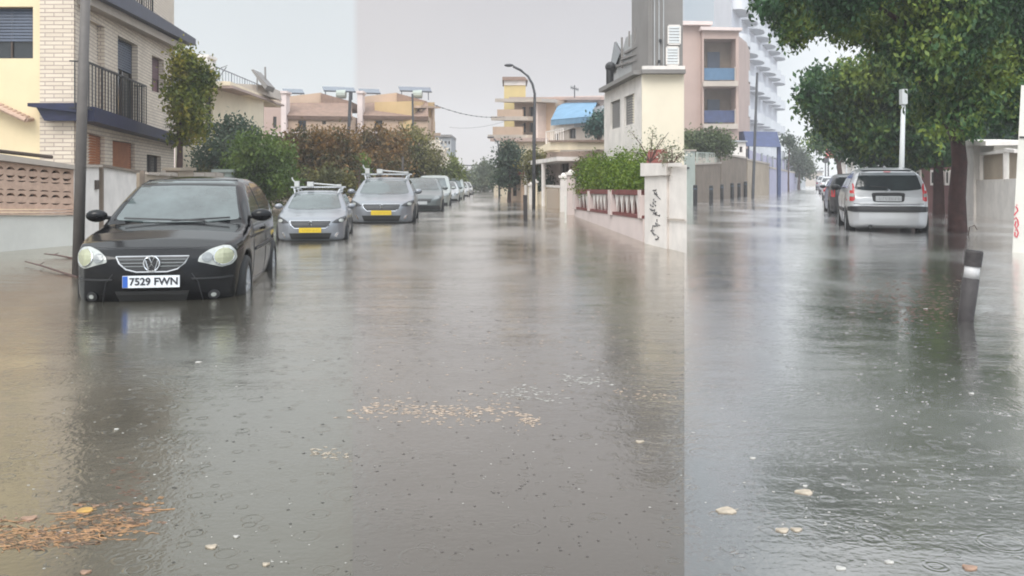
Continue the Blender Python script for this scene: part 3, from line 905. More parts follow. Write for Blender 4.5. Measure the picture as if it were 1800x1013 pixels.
# ---- small silver hatchback seen from the back (local nose still at y=0)
def silver_hatch():
    L, W, H, wr = 3.85, 1.67, 1.52, .30
    side = [(.10, .19), (.0, .40), (.03, .62), (.2, .80), (.55, .92), (.8, .98), (1.25, 1.25), (1.6, 1.43), (2.0, 1.51), (2.6, 1.515), (3.15, 1.46), (3.42, 1.40),
            (3.50, 1.34), (3.60, 1.10), (3.66, .97), (3.72, .86), (3.745, .72), (3.80, .70), (3.85, .62), (3.85, .40), (3.80, .26), (3.70, .20)]
    front = [(0, .17), (.70, .17), (.77, .24), (.81, .40), (.835, .60), (.835, .80), (.80, .95), (.76, 1.03), (.66, 1.28), (.585, 1.42), (.50, 1.48), (.34, 1.51), (0, 1.52)]
    plan = [(0, 0), (.4, .03), (.62, .13), (.76, .34), (.82, .7), (.835, 1.1), (.835, 2.9), (.82, 3.3), (.785, 3.55), (.71, 3.72), (.58, 3.81), (.35, 3.845), (0, 3.85)]
    vp, fc = car_body(side, front, plan, (.70, 3.14), wr, W, L, H, h=.028)
    sk = Skin(vp, fc)
    pm = paint('silver car paint', (.50, .505, .52), .25, .3)
    t = thing('parked_car', 'small silver hatchback seen from behind, parked in flood water near the big tree', 'car')
    body_obj(vp, fc, pm, t)
    B = 1
    put(sk.patch(rounded([(-.66, 1.03), (-.54, 1.43), (.54, 1.43), (.66, 1.03), (.4, .995), (-.4, .995)], 3, .16), 'y', B, .008), 'rear_window', CARGLASS, t)
    put(sk.patch(rounded([(-.53, 1.425), (-.50, 1.475), (.50, 1.475), (.53, 1.425)], 2, .2), 'y', B, .05, .05), 'rear_spoiler', pm, t)
    wp = MB(); wp.tube([sk.at(.0 + .35 * i / 5, 1.06 + .03 * i / 5, 'y', B) + Vector((0, .025, 0)) for i in range(6)], .01, 5); wp.build('rear_wiper', BLACKPLAS, t)
    put(sk.patch(ell(.2, 1.27, .0, .0) if 0 else rounded([(-.07, 1.385), (-.07, 1.405), (.07, 1.405), (.07, 1.385)], 2, .2), 'y', B, .02, .01), 'brake_light', REDLAMP, t)
    for sg in (1, -1):
        tl = [(sg * a, b) for a, b in [(.655, .80), (.665, .95), (.655, 1.06), (.70, 1.22), (.735, 1.14), (.80, 1.0), (.83, .90), (.825, .78), (.70, .77)]]
        l_ = put(sk.patch(rounded(tl, 2, .2), 'y', B, .012, .03, .05), 'tail_light', REDLAMP, t)
        put(sk.patch([(sg * .675, .86), (sg * .675, .93), (sg * .80, .95), (sg * .81, .88)], 'y', B, .020, .01, .05), 'lamp_window', LAMP, l_)
        put(sk.patch([(1.0, 1.03), (1.45, 1.30), (1.75, 1.41), (2.05, 1.43), (2.05, 1.03)], 'x', sg), 'side_window', CARGLASS, t)
        put(sk.patch([(2.12, 1.03), (2.12, 1.43), (2.8, 1.40), (3.05, 1.30), (3.12, 1.05)], 'x', sg), 'side_window', CARGLASS, t)
        put(sk.patch([(1.0, .52), (1.0, .60), (2.75, .60), (2.75, .52)], 'x', sg, .012, .02), 'side_strip', BLACKPLAS, t)
    put(sk.patch(rounded([(-.81, .545), (-.81, .67), (.81, .67), (.81, .545)], 2, .2), 'y', B, .022, .03), 'bumper_strip', BLACKPLAS, t)
    seam(sk, t, [(-.68, .72), (-.2, .70), (.2, .70), (.68, .72)], 'y', B, r=.008, name='tailgate_seam', mirror=False)
    seam(sk, t, [(1.05, 1.0), (1.0, .3), (2.05, .28), (2.08, 1.0)], 'x', 1)
    seam(sk, t, [(2.09, 1.0), (2.10, .3), (2.7, .32), (2.95, .7), (3.1, 1.0)], 'x', 1)
    yp = sk.at(0, .85, 'y', B).y
    MB().box((-.30, yp - .02, .90), (.30, yp + .03, .945)).build('tailgate_handle', BLACKPLAS, t)
    put(sk.patch(rounded([(-.30, .755), (-.33, .955), (.33, .955), (.30, .755)], 2, .15), 'y', B, .006, .01), 'plate_recess', BLACKPLAS, t)
    yp += .02
    pl = MB().box((-.25, yp + .005, .775), (.25, yp + .025, .885)).build('number_plate', PLATEG, t)
    mb = MB()
    for i in range(7):
        x = -.19 + i * .06; mb.bar((x, yp + .028, .80), (x + .012 * (-1) ** i, yp + .028, .86), .016, .003)
    mb.build('plate_figures', INK, pl)
    em = MB()
    for z in (.975, 1.0): em.tube([sk.at(a, z + b, 'y', B) + Vector((0, .012, 0)) for a, b in ((-.045, 0), (0, .028), (.045, 0))], .006, 5)
    em.build('emblem', CHROME, t)
    MB().tube([(.36, 3.70, .24), (.36, 3.86, .24)], .04, 10).build('exhaust', BLACKPLAS, t)
    MB().tube([(0, 2.7, 1.5), (0, 2.9, 1.72)], .008, 5).build('aerial', BLACKPLAS, t)
    mirrors(sk, t, W, 1.0, 1.02, BLACKPLAS)
    four_wheels(t, W, (.70, 3.14), wr)
    return t

# ---- plainer cars further off: 'hatch', 'estate', 'suv', 'van'
def plain_car(kind, col, label, rear=False):
    if kind == 'van':
        L, W, H = 4.6, 1.84, 1.85
        side = [(.05, .2), (0, .5), (.05, .8), (.5, 1.0), (.8, 1.08), (1.35, 1.6), (1.7, 1.8), (2.2, 1.84), (4.3, 1.83), (4.55, 1.7), (4.6, 1.0), (4.58, .3), (4.45, .2)]
        gz, gt, gy = 1.1, 1.68, (1.25, 2.3, 4.3)
        fr = [(0, .17), (.78, .17), (.89, .30), (.915, .6), (.915, .95), (.88, 1.1), (.80, 1.5), (.74, 1.72), (.62, 1.82), (0, 1.85)]
    elif kind == 'suv':
        L, W, H = 4.4, 1.82, 1.66
        side = [(.08, .25), (0, .5), (.03, .85), (.25, .98), (.9, 1.06), (1.05, 1.09), (1.6, 1.5), (2.0, 1.63), (3.2, 1.66), (3.9, 1.6), (4.1, 1.5), (4.28, 1.1), (4.38, .9), (4.4, .5), (4.3, .28)]
        gz, gt, gy = 1.12, 1.53, (1.5, 2.5, 3.8)
        fr = [(0, .22), (.78, .22), (.88, .35), (.91, .6), (.90, .95), (.86, 1.08), (.74, 1.4), (.68, 1.56), (.55, 1.64), (0, 1.66)]
    else:
        L, W, H = 4.2, 1.76, 1.46
        side = [(.1, .2), (0, .42), (.04, .64), (.3, .80), (.9, .92), (1.1, .96), (1.6, 1.25), (1.95, 1.40), (2.5, 1.46), (3.2, 1.43), (3.6, 1.34), (3.9, 1.05), (4.1, .92), (4.2, .65), (4.18, .3), (4.05, .2)]
        gz, gt, gy = .99, 1.38, (1.5, 2.4, 3.55)
        fr = front_scaled(1.755, 1.46)
    plan = [(0, 0), (.35 * W / 1.76, .01), (.6, .1), (.76, .28), (.84 * W / 1.76, .6), (W / 2, 1.1), (W / 2, L - .9), (W / 2 - .06, L - .4), (W / 2 - .2, L - .1), (.4, L - .01), (0, L)]
    wy = (.8, L - .8)
    vp, fc = car_body(side, fr, plan, wy, .32, W, L, H, h=.045)
    sk = Skin(vp, fc)
    pm = paint(kind + ' paint', col, .25, .35)
    t = thing('parked_car', label, 'car')
    body_obj(vp, fc, pm, t)
    hw = W / 2
    ws = [(-hw * .77, gz), (-hw * .60, gt), (hw * .60, gt), (hw * .77, gz)]
    put(sk.patch(ws, 'y', -1, .01, .012, .1), 'windscreen', CARGLASS_PALE, t)
    put(sk.patch([(a, b + .03) for a, b in ws], 'y', 1, .01, .012, .1), 'rear_window', CARGLASS, t)
    for sg in (1, -1):
        put(sk.patch([(gy[0], gz + .02), (gy[0] + .45, gt - .05), (gy[1], gt - .02), (gy[1], gz + .02)], 'x', sg, .01, .012, .1), 'side_window', CARGLASS, t)
        put(sk.patch([(gy[1] + .08, gz + .02), (gy[1] + .08, gt - .02), (gy[2] - .3, gt - .05), (gy[2], gz + .05)], 'x', sg, .01, .012, .1), 'side_window', CARGLASS, t)
        z = .70 if kind == 'hatch' else .82
        put(sk.patch([(sg * hw * .55, z - .07), (sg * hw * .60, z + .06), (sg * hw * .93, z + .09), (sg * hw * .93, z - .04)], 'y', -1, .012, .03, .1), 'headlight', LAMPG, t)
        put(sk.patch([(sg * hw * .76, z), (sg * hw * .76, z + .25), (sg * hw * .93, z + .22), (sg * hw * .95, z)], 'y', 1, .012, .03, .1), 'tail_light', REDLAMP, t)
    z = .60 if kind == 'hatch' else .72
    put(sk.patch([(-hw * .5, z + .06), (hw * .5, z + .06), (hw * .42, z - .08), (-hw * .42, z - .08)], 'y', -1, .01, .02, .1), 'grille', BLACKPLAS, t)
    put(sk.patch([(-hw * .9, .42), (hw * .9, .42), (hw * .85, .27), (-hw * .85, .27)], 'y', -1, .01, .02, .1), 'bumper', BLACKPLAS, t)
    put(sk.patch([(-hw * .9, .50), (hw * .9, .50), (hw * .88, .30), (-hw * .88, .30)], 'y', 1, .01, .02, .1), 'bumper', BLACKPLAS, t)
    yp = sk.at(0, .5, 'y', -1).y
    MB().box((-.26, yp - .03, .46), (.26, yp - .005, .57)).build('number_plate', PLATEG, t)
    mirrors(sk, t, W, gy[0] + .02, gz + .02, pm)
    four_wheels(t, W, wy, .32)
    t['L'] = L
    return t

def place_car(t, front_mid, back_dir, z=-.25, scale=1.0):
    """front_mid: world point of the middle of the nose; back_dir: direction from nose to tail"""
    d_ = Vector((back_dir[0], back_dir[1], 0)).normalized()
    t.location = (front_mid[0], front_mid[1], z)
    t.rotation_euler = (0, 0, math.atan2(-d_.x, d_.y))
    t.scale = (scale,) * 3
    if 'L' in t: del t['L']

# ------------------------------------------------------------------ setting: ground and flood water
def flat(name, pts, z, mat):
    mb = MB(); mb.poly([(x, y, z) for x, y in pts])
    o = mb.build(name, mat); o['kind'] = 'structure'; return o
flat('ground', [(-3000, -60), (3000, -60), (3000, 4000), (-3000, 4000)], -.40, pbr('wet asphalt bed', (.05, .05, .05), .9, .2, 1))
W_L = water_mat('brown grey flood water', (.036, .032, .022), (.058, .053, .039), 1, (.93, .90, .84), 3.7)
W_M = water_mat('silty brown flood water', (.052, .047, .040), (.074, .066, .056), 2, (.90, .865, .815), 3.9)
W_R = water_mat('grey flood water', (.040, .039, .034), (.065, .064, .059), 3, (1, .985, .97), 2.5)
ka, kb = -280 / F, 303 / F
FAR = 3500
flat('flood_water', [(-3000, -60), (-.8, -60), (0, 0), (ka * FAR, FAR), (-3000, FAR)], 0, W_L)
flat('flood_water', [(-.8, -60), (.8, -60), (0, 0)], 0, W_M)
flat('flood_water', [(0, 0), (kb * FAR, FAR), (ka * FAR, FAR)], 0, W_M)
flat('flood_water', [(.8, -60), (3000, -60), (3000, FAR), (kb * FAR, FAR), (0, 0)], 0, W_R)

# ------------------------------------------------------------------ left street
# brick and plaster apartment house on the corner
T = thing('apartment_building', 'cream brick and plaster corner house with dark blue ledges and black balcony rails', 'building', P(132, 318, 20) - V(0, 0, CH))
fa = Fac((-120, 20), (132, 20)); fb = Fac((132, 20), (306, 31))
wall(fa, [(-120, -420), (72, -420), (72, 410), (-120, 410)], [[(-30, 12), (58, 12), (58, 103), (-30, 103)]], ext=(-3, 6, 0), name='plaster_wall', mat=MT['cream'], parent=T, reveal=.2)
window(fa, [(-30, 12), (58, 12), (58, 103), (-30, 103)], T, .2, 'wood', 'glass', 'shutterblue', .66, (.5,))
wall(fa, [(72, -420), (131.8, -420), (131.8, 410), (72, 410)], ext=(-1.5, 6, 0), name='brick_wall', mat=MT['brick'], parent=T, off=.05)
hB = [[(153, 33), (184, 48), (184, 196), (153, 186)], [(207, 62), (242, 80), (242, 216), (207, 204)], [(267, 97), (288, 106), (288, 166), (267, 160)],
      [(150, 232), (184, 241), (184, 300), (150, 300)], [(198, 246), (237, 252), (237, 300), (198, 300)], [(258, 271), (283, 275), (283, 306), (258, 306)]]
wall(fb, [(132, -420), (306, -170), (306, 376), (132, 408)], hB, ext=(-5, 3, 0), name='brick_wall', mat=MT['brick'], parent=T, reveal=.22)
window(fb, hB[0], T, .22, 'wood', 'glass', 'shutterblue', .38, (.5,))
window(fb, hB[1], T, .22, 'wood', 'glass', 'shutterblue', .38, (.5,))
window(fb, hB[2], T, .22, 'wood', 'shutterred', 'shutterred', .6, (.5,))
for q in hB[3:5]: window(fb, q, T, .16, 'wood', 'orange', 'orange', .97, (), fw=.07)
window(fb, hB[5], T, .18, 'wood', 'glass', None, .3, (.5,))
# wall return above the balcony on the upper floor (plain plaster)
le = MB(); le.prism(fb.pts([(132, 187), (312, 244), (312, 257), (132, 213)]), fb.n * .42)
le.prism(fa.pts([(66, 184), (150, 184), (150, 200), (66, 190)]), fa.n * .42).prism(fa.pts([(76, 190.3), (150, 200.3), (150, 214), (90, 214)]), fa.n * .30)
le.build('ledge', MT['blue'], T)
le = MB(); le.prism(fb.pts([(132, -42), (320, 68), (320, 80), (132, -8)]), fb.n * .5); le.build('ledge', MT['darkedge'], T)
le = MB(); le.prism(fb.pts([(136, -8), (313, 80), (306, 88), (136, 8)]), fb.n * .3); le.build('ledge_moulding', MT['slab'], T)
fr_ = fb.offset(.36)
railing(fr_, 150, 108, 190, 257, 152, 219, T, 22, .022)
railing(fb.offset(.42), 180, -60, -10, 268, -2, 34, T, 20, .022)
for a, b in ((150, (108, 190)), (257, (152, 219))):
    q0, q1 = fr_.at(a, b[0]), fr_.at(a, b[1]); m = MB()
    m.bar(q0, q0 - fb.n * .34, .03); m.bar(q1, q1 - fb.n * .34, .03)
    for i in range(1, 3): m.bar(q0 - fb.n * .34 * i / 3, q1 - fb.n * .34 * i / 3, .02)
    m.build('railing_return', MT['rail'], T)
# sloping tiled lean-to edge low on the plaster wall
m = MB()
q = [fa.at(-40, 168, .3), fa.at(58, 213, .3)]
m.tube(q, .055, 7)
for i in range(14):
    p_ = q[0].lerp(q[1], i / 13); m.tube([p_, p_ + V(0, .28, .04)], .05, 6)
m.build('tile_edge', MT['clay'], T)
m = MB(); m.tube([fb.at(139, 95, .05), fb.at(139, 112, .05)], .05, 6); m.build('wall_lamp', MT['rail'], T)

# garden wall with crescent blocks
fw_ = Fac((-60, 13.8), (134, 15.9))
T = thing('garden_wall', 'white garden wall topped by pink clay lattice of crescent openings behind the grey pole', 'wall', fw_.g(134))
wall(fw_, [(-60, 378), (134, 379), (134, 437), (-60, 452)], name='wall_base', mat=MT['white2'], parent=T, z0=-.3, thick=.25)
def cres(x, y, w, h, up, sag=.55):
    """crescent outline in pixels; up: arch opens downward"""
    s = -1 if up else 1; o = []
    for i in range(7):
        a = math.pi * i / 6; o.append((x - w / 2 * math.cos(a), y + s * h * math.sin(a)))
    for i in range(1, 6):
        a = math.pi * (6 - i) / 6; o.append((x - w / 2 * .96 * math.cos(a), y + s * h * sag * math.sin(a)))
    return o
def sl(l, x): return l[0] + (l[1] - l[0]) * (x - 3) / 130
bnd = [(283.5, 298.9), (301.8, 311.4), (313.2, 320.6), (325, 330), (336.4, 341.8), (349.6, 354.2), (368, 368)]
for r_, ((ya, yb), up, hh_) in enumerate((((298.8, 309), True, 7.2), ((305, 313), False, 7.0), ((315.4, 322.4), False, 2.8), ((334, 339.4), True, 2.8), ((345.5, 351), True, 7.2), ((354.5, 358.4), False, 3.0))):
    holes = [cres(-46 + 178 * (c + .5) / 9, sl((ya, yb), -46 + 178 * (c + .5) / 9), 15.5, hh_, up, .36 if hh_ > 4 else .2) for c in range(9)]
    a_, b_ = bnd[r_], bnd[r_ + 1]
    wall(fw_, [(-60, sl(a_, -60)), (134, sl(a_, 134)), (134, sl(b_, 134)), (-60, sl(b_, -60))], holes, name='crescent_row', mat=MT['clay'], parent=T, off=-.06, thick=.10, reveal=.08)
m = MB(); m.prism(fw_.pts([(-60, 276), (134, 299), (134, 366), (-60, 366)], -.15), -fw_.n * .03); m.build('lattice_shade_sheet', MT['hole'], T)  # dark sheet added behind the crescents, its colour standing for their shade
m = MB(); m.prism(fw_.pts([(-60, 262), (134, 291), (134, 298.5), (-60, 275)], .04), -fw_.n * .3); m.build('coping', MT['slab'], T)
m = MB()
for y in (369, 374): m.prism(fw_.pts([(-60, y), (134, y), (134, y + 4), (-60, y + 4)], .02 + (y - 369) * .006), -fw_.n * .2)
m.build('moulding', MT['clay'], T)
m = MB(); m.tube([fw_.at(-60, 254, -.5), fw_.at(128, 276, -.5)], .035, 6); 
m.thing('wall_pipe', 'brown horizontal bar running above the lattice garden wall', 'bar', MT['wood'], fw_.g(30, 0, -.5))

# gateway: white pier with letter box, white sheet gate
f2 = Fac((134, 15.9), (262, 21.5))
T = thing('gateway', 'white painted gate and pier with letterbox behind the black hatchback', 'gate', f2.g(190))
wall(f2, [(135, 292), (174, 293), (174, 450), (135, 450)], name='pier', mat=MT['white'], parent=T, z0=-.3, thick=.4)
m = MB(); m.prism(f2.pts([(135, 289), (176, 290), (176, 294), (135, 293)], .05), -f2.n * .5); m.build('coping', MT['slab'], T)
m = MB(); m.prism(f2.pts([(166, 317), (171, 317), (171, 333), (166, 333)]), f2.n * .04); m.build('letterbox', MT['wood'], T)
wall(f2, [(182, 291), (246, 302), (246, 440), (182, 445)], name='gate_leaf', mat=MT['white'], parent=T, z0=-.3, thick=.06, off=-.08)
m = MB(); m.bar(f2.g(178, -.3), f2.at(178, 292), .08, .08, up=f2.n); m.bar(f2.g(250, -.3), f2.at(250, 300), .10, .10, up=f2.n); m.bar(f2.at(181, 291, -.05), f2.at(248, 302, -.05), .05, .05, up=f2.n)
m.build('gate_post', MT['brownw'], T)
# long low garden wall with piers going back up the street
f3 = Fac((262, 21.5), (505, 48))
T = thing('garden_wall', 'low beige garden wall with capped piers running back behind the hatchback', 'wall', f3.g(380))
wall(f3, [(252, 305), (505, 326), (505, 360), (252, 400)], name='wall_panel', mat=MT['beigew'], parent=T, z0=-.3, thick=.2)
m = MB()
for i in range(12):
    x = 258 + i * 20; m.prism(f3.pts([(x, 303), (x + 18, 305), (x + 18, 309 + i), (x, 307 + i)], .05), -f3.n * .3)
m.build('coping', MT['slab'], T)
for x, y, w_ in ((322, 300, 26), (402, 303, 22), (443, 311, 24), (492, 318, 12)):
    m = MB(); m.prism([f3.at(x - w_ / 2, y, .08), f3.at(x + w_ / 2, y, .08), f3.g(x + w_ / 2, -.3, .08), f3.g(x - w_ / 2, -.3, .08)], -f3.n * .35)
    m.prism(f3.pts([(x - w_ / 2 - 2, y - 5), (x + w_ / 2 + 2, y - 5), (x + w_ / 2 + 2, y), (x - w_ / 2 - 2, y)], .14), -f3.n * .48)
    m.build('pier', MT['greenw'] if x == 402 else MT['beigew'], T)

# cream house with the flat balcony
T = thing('house', 'cream two storey house with jutting flat eaves and roof terrace, beyond the brick corner house', 'building', P(400, 318, 40) - V(0, 0, CH))
g1 = Fac((308, 36), (376, 40)); g2 = Fac((376, 40), (464, 52))
wall(g1, [(308, 150), (376, 150), (376, 380), (308, 380)], [[(362, 168), (374, 170), (374, 222), (362, 222)]], ext=(0, 8, 0), name='side_wall', mat=MT['cream2'], parent=T, z0=-.3)
window(g1, [(362, 168), (374, 170), (374, 222), (362, 222)], T, .15, 'wood', 'glass')
hh = [[(443, 198), (450, 200), (450, 240), (443, 240)], [(455, 204), (461, 206), (461, 240), (455, 240)], [(392, 190), (404, 192), (404, 246), (392, 246)]]
wall(g2, [(376, 150), (464, 186), (464, 380), (376, 380)], hh, ext=(-4, 4, 0), name='front_wall', mat=MT['pinkw'], parent=T, z0=-.3)
for q in hh: window(g2, q, T, .15, 'wood', 'shutterred' if q is hh[1] else 'glass')
m = MB(); m.prism(g2.pts([(370, 143), (468, 180), (468, 189), (370, 153)]), g2.n * .9); m.prism(g1.pts([(340, 143), (376, 143), (376, 152), (340, 152)]), g1.n * .6); m.build('eave', MT['cream2'], T)
m = MB(); m.prism(g2.pts([(370, 150), (471, 184), (471, 187), (370, 155)]), g2.n * 1.0); m.build('gutter', MT['pinkb'], T)
m = MB(); m.prism(g2.pts([(384, 236), (466, 243), (466, 249), (384, 243)]), g2.n * .8); m.build('balcony_slab', MT['cream2'], T)
railing(g2.offset(-.2), 380, 118, 144, 462, 152, 176, T, 18, .02, 'solar', 'terrace_rail')
m = MB(); m.prism(P(345, 100, 41) and [P(345, 100, 41), P(364, 101, 41), P(364, 150, 41), P(345, 150, 41)], (0, 1.2, 0)); m.prism([P(342, 95, 41), P(367, 96, 41), P(367, 101, 41), P(342, 100, 41)], (0, 1.2, 0)); m.build('chimney', MT['white'], T)
m = MB(); m.prism([P(441, 123, 46), P(445, 122, 46), P(470, 150, 46), P(466, 158, 46)], (0, 1.5, 0)); m.bar(P(452, 136, 46.5), P(452, 160, 46.5), .05); m.bar(P(466, 118, 46.8), P(467, 156, 46.8), .08); m.build('solar_panel', MT['attic'], T)
m = MB(); m.prism([P(400, 146, 45), P(466, 150, 47), P(470, 168, 47), P(400, 160, 45)], (0, 3, 0)); m.build('parapet', MT['slab'], T)
m = MB(); m.tube([P(377, 148, 40), P(398, 118, 40)], .02, 5); m.tube([P(388, 120, 40), P(400, 115, 40)], .015, 4); m.build('aerial', MT['darkpole'], T)

# two alike peach terraces with brown roofs (one seen in the left street, one further on)
def peach_house(x0, D, label, wide=False):
    T = thing('terraced_house', label, 'building', P(x0 + 60, 318, D) - V(0, 0, CH))
    f = Fac((x0, D), (x0 + 122, D + .01))
    holes_ = [[(x0 + 70, 213), (x0 + 77, 213), (x0 + 77, 219), (x0 + 70, 219)], [(x0 + 28, 212), (x0 + 42, 212), (x0 + 42, 232), (x0 + 28, 232)]]
    wall(f, [(x0 + 4, 204), (x0 + 122, 204), (x0 + 122, 345), (x0 + 4, 345)], holes_, name='front_wall', mat=MT['peach'], parent=T, z0=-.3, thick=6)
    for q in holes_: window(f, q, T, .15, 'wood', 'glass')
    m = MB(); m.prism([P(x0 + 6, 181, D + 2), P(x0 + 122, 181, D + 2), P(x0 + 123, 205, D - .3), P(x0 + 3, 203, D - .3)], (0, .12, -.25)); m.build('roof', MT['tileroof'], T)
    m = MB(); m.prism([P(x0 + 8, 170, D + 2.2), P(x0 + 68, 163, D + 2.2), P(x0 + 68, 190, D + 2.2), P(x0 + 8, 190, D + 2.2)], (0, 5, 0)); m.build('attic_wall', MT['peach'], T)
    m = MB(); m.prism([P(x0 + 68.4, 164, D + 2), P(x0 + 120, 178, D + 2), P(x0 + 120, 190, D + 2), P(x0 + 68.4, 190, D + 2)], (0, 5, 0)); m.build('side_roof', MT['tileroof'], T)
    m = MB(); m.prism([P(x0 - 2, 164, D - .5), P(x0 + 7, 164, D - .5), P(x0 + 7, 240, D - .5), P(x0 - 2, 240, D - .5)], (0, 1, 0)); m.prism([P(x0 - 4, 160, D - .6), P(x0 + 9, 160, D - .6), P(x0 + 9, 164, D - .6), P(x0 - 4, 164, D - .6)], (0, 1.2, 0)); m.build('chimney', MT['pinkw'], T)
    for a, b, c, e_ in ((0, 36, 156, 0), (70, 100, 152, 3), (96, 126, 153, 2)):
        m = MB(); m.prism([P(x0 + a, c, D + 3), P(x0 + b, c + 1, D + 3), P(x0 + b + 3, c + 8, D + 2.2), P(x0 + a + 3, c + 7, D + 2.2)], (0, .1, -.08))
        for q in (a + 6, b - 3): m.bar(P(x0 + q, c + 5, D + 2.8), P(x0 + q, 176, D + 2.8), .06)
        m.build('solar_panel', MT['solar'], T)
    m = MB(); m.tube([P(x0 + 96, 166, D + 2.4), P(x0 + 112, 166, D + 2.4)], .32, 10); m.build('water_tank', MT['greenw'], T)
    m = MB()
    for z in (233, 238, 244): m.bar(P(x0 - 20, z, D - 1.4), P(x0 + 50, z, D - 1.4), .06, .1)
    for q in range(8): m.bar(P(x0 - 20 + q * 10, 232, D - 1.4), P(x0 - 20 + q * 10, 262, D - 1.4), .07)
    m.build('terrace_rail', MT['pinkw'], T)
    return T
peach_house(496, 60, 'peach terraced house with brown tiled roof band and solar panels above the rusty shrubs')
T = peach_house(630, 62, 'second peach terraced house with solar panels and an ochre columned flank')
f = Fac((725, 61.8), (764, 66))
hh = [[(737, 196), (742, 196), (742, 228), (737, 228)], [(747, 197), (752, 197), (752, 229), (747, 229)]]
wall(f, [(752.5, 180), (764, 180), (764, 345), (752.5, 345)], name='flank_wall', mat=MT['peach2'], parent=T, z0=-.3, thick=3)
wall(f, [(725, 178), (752, 180), (752, 345), (725, 345)], hh, name='flank_wall', mat=MT['peach2'], parent=T, z0=-.3, thick=3)
for q in hh: window(f, q, T, .3, 'wood', 'glass', mull=())
m = MB()
for x in (734, 744, 755): m.tube([f.at(x, 192, .25), f.at(x, 232, .25)], .12, 8)
m.prism(f.pts([(728, 186), (764, 188), (764, 191), (728, 190)]), f.n * .5); m.prism(f.pts([(728, 234), (764, 234), (764, 239), (728, 239)]), f.n * .5); m.build('gallery', MT['peach'], T)

# building between (left of the peach house, pinkish low block)
T = thing('house', 'low pink house wedged between the flat-eaved house and the peach terrace', 'building', P(478, 318, 66) - V(0, 0, CH))
f = Fac((456, 66), (500, 66.01))
wall(f, [(456, 168), (503, 172), (503, 345), (456, 345)], [[(480, 205), (486, 205), (486, 225), (480, 225)]], name='front_wall', mat=MT['pinkb'], parent=T, z0=-.3, thick=6)
window(f, [(480, 205), (486, 205), (486, 225), (480, 225)], T, .15)
m = MB(); m.prism(f.pts([(454, 162), (505, 166), (505, 172), (454, 168)], .2), -f.n * 6); m.build('roof', MT['tileroof'], T)

# grey far block
T = thing('apartment_building', 'hazy blue grey block far down the street beyond the white blossom tree', 'building', P(779, 318, 100) - V(0, 0, CH))
f = Fac((764, 100), (793, 100.01))
hh = [[(x, y), (x + 3, y), (x + 3, y + 6), (x, y + 6)] for y in (248, 261, 274) for x in (768, 775, 782, 788)]
wall(f, [(764, 241), (793, 241), (793, 340), (764, 340)], hh, name='front_wall', mat=MT['greyw'], parent=T, z0=-.3, thick=9, reveal=.3)
for q in hh: window(f, q, T, .3, 'darkpole' if 'darkpole' in MT else 'wood', 'glass', mull=())
m = MB(); m.prism(f.pts([(762, 237), (794, 237), (794, 241), (762, 241)], .3), -f.n * 9); m.build('roof', MT['attic'], T)

# ------------------------------------------------------------------ mid street, right-hand side
# slim white house with grey attic, cut off by its party wall
T = thing('house', 'white and cream house with grey zinc attic and two mauve shuttered windows', 'building', P(1128, 318, 22) - V(0, 0, CH))
m1 = Fac((1062, 28.5), (1128, 22)); m2 = Fac((1128, 22), (1202.4, 22.01))
hh = [[(1073, 180), (1090, 174), (1090, 224), (1073, 228)], [(1097, 171), (1115, 164), (1115, 217), (1097, 222)]]
wall(m1, [(1062, 163), (1128, 131), (1128, 400), (1062, 385)], hh, ext=(.8, 4, 0), name='side_wall', mat=MT['white'], parent=T, z0=-.3, reveal=.14)
for q in hh: window(m1, q, T, .12, 'attic', 'attic', 'attic', .98, (.5,), fw=.07)
wall(m2, [(1128.4, 131), (1202.4, 131), (1202.4, 400), (1128.4, 400)], ext=(-.02, 4, 0), name='front_wall', mat=pbr('faded cream render', (.72, .64, .51), .9, .06, .7), parent=T, z0=-.3)
m = MB(); m.prism(m2.pts([(1126, 124), (1202.4, 124), (1202.4, 131), (1126, 131)]), m2.n * .22); m.prism(m1.pts([(1064, 156), (1128, 124), (1128, 131), (1064, 163)]), m1.n * .22); m.build('cornice', MT['attic'], T)
m = MB(); m.prism(m2.pts([(1128, 117), (1202.4, 117), (1202.4, 123.6), (1128, 123.6)]), m2.n * .12); m.build('cornice_moulding', MT['white'], T)
hh = [[(1177, 44), (1197, 44), (1197, 76), (1177, 76)], [(1174, 82), (1194, 82), (1194, 113), (1174, 113)]]
wall(m2, [(1142, -60), (1202.4, -60), (1202.4, 117), (1142, 117)], hh, ext=(-.02, 3, 0), name='attic_wall', mat=MT['attic'], parent=T, off=-.15, reveal=.05)
for i_, x_ in enumerate((1147, 1152, 1160, 1168)):
    m = MB(); m.bar(m2.at(x_, -60, -.13), m2.at(x_, 117, -.13), .03, .03); m.build('cladding_seam', MT['attic2'] if i_ else MT['attic'], T)
for x_, y_ in ((1162, 68), (1160, 105)): m = MB(); m.bar(m2.at(x_, y_, -.1), m2.at(x_, y_ + 5, -.1), .06, .06); m.build('wall_fitting', MT['rail'], T)
for q in hh: window(m2, q, T, .18, 'white', 'white', 'whitepole', .98, (.33, .66), off=-.0, fw=.05)
m3 = m1.offset(-.35)
m = MB(); m.prism(m3.pts([(1142, -60), (1142, 122), (1072, 156), (1070, 128), (1083, 72), (1094, 92), (1100, 66), (1112, 60), (1112, 40), (1127, 34), (1127, 10), (1136, -10)]), (.8, 2.6, 0)); m.build('attic_roof', MT['attic2'], T)
m = MB()
for a, b in (((1100, 94), (1142, 72)), ((1096, 104), (1142, 88)), ((1126, 58), (1142, 46)), ((1127, 34), (1142, 20)), ((1080, 118), (1142, 100)), ((1138, -40), (1138, 120)), ((1096, 66), (1096, 120))):
    m.bar(m3.at(*a, .05), m3.at(*b, .05), .06, .06)
m.bar(m1.at(1106, 55), m1.at(1106, 82), .04); m.bar(m1.at(1116, 50), m1.at(1116, 76), .04); m.build('roof_edging', MT['attic'], T)
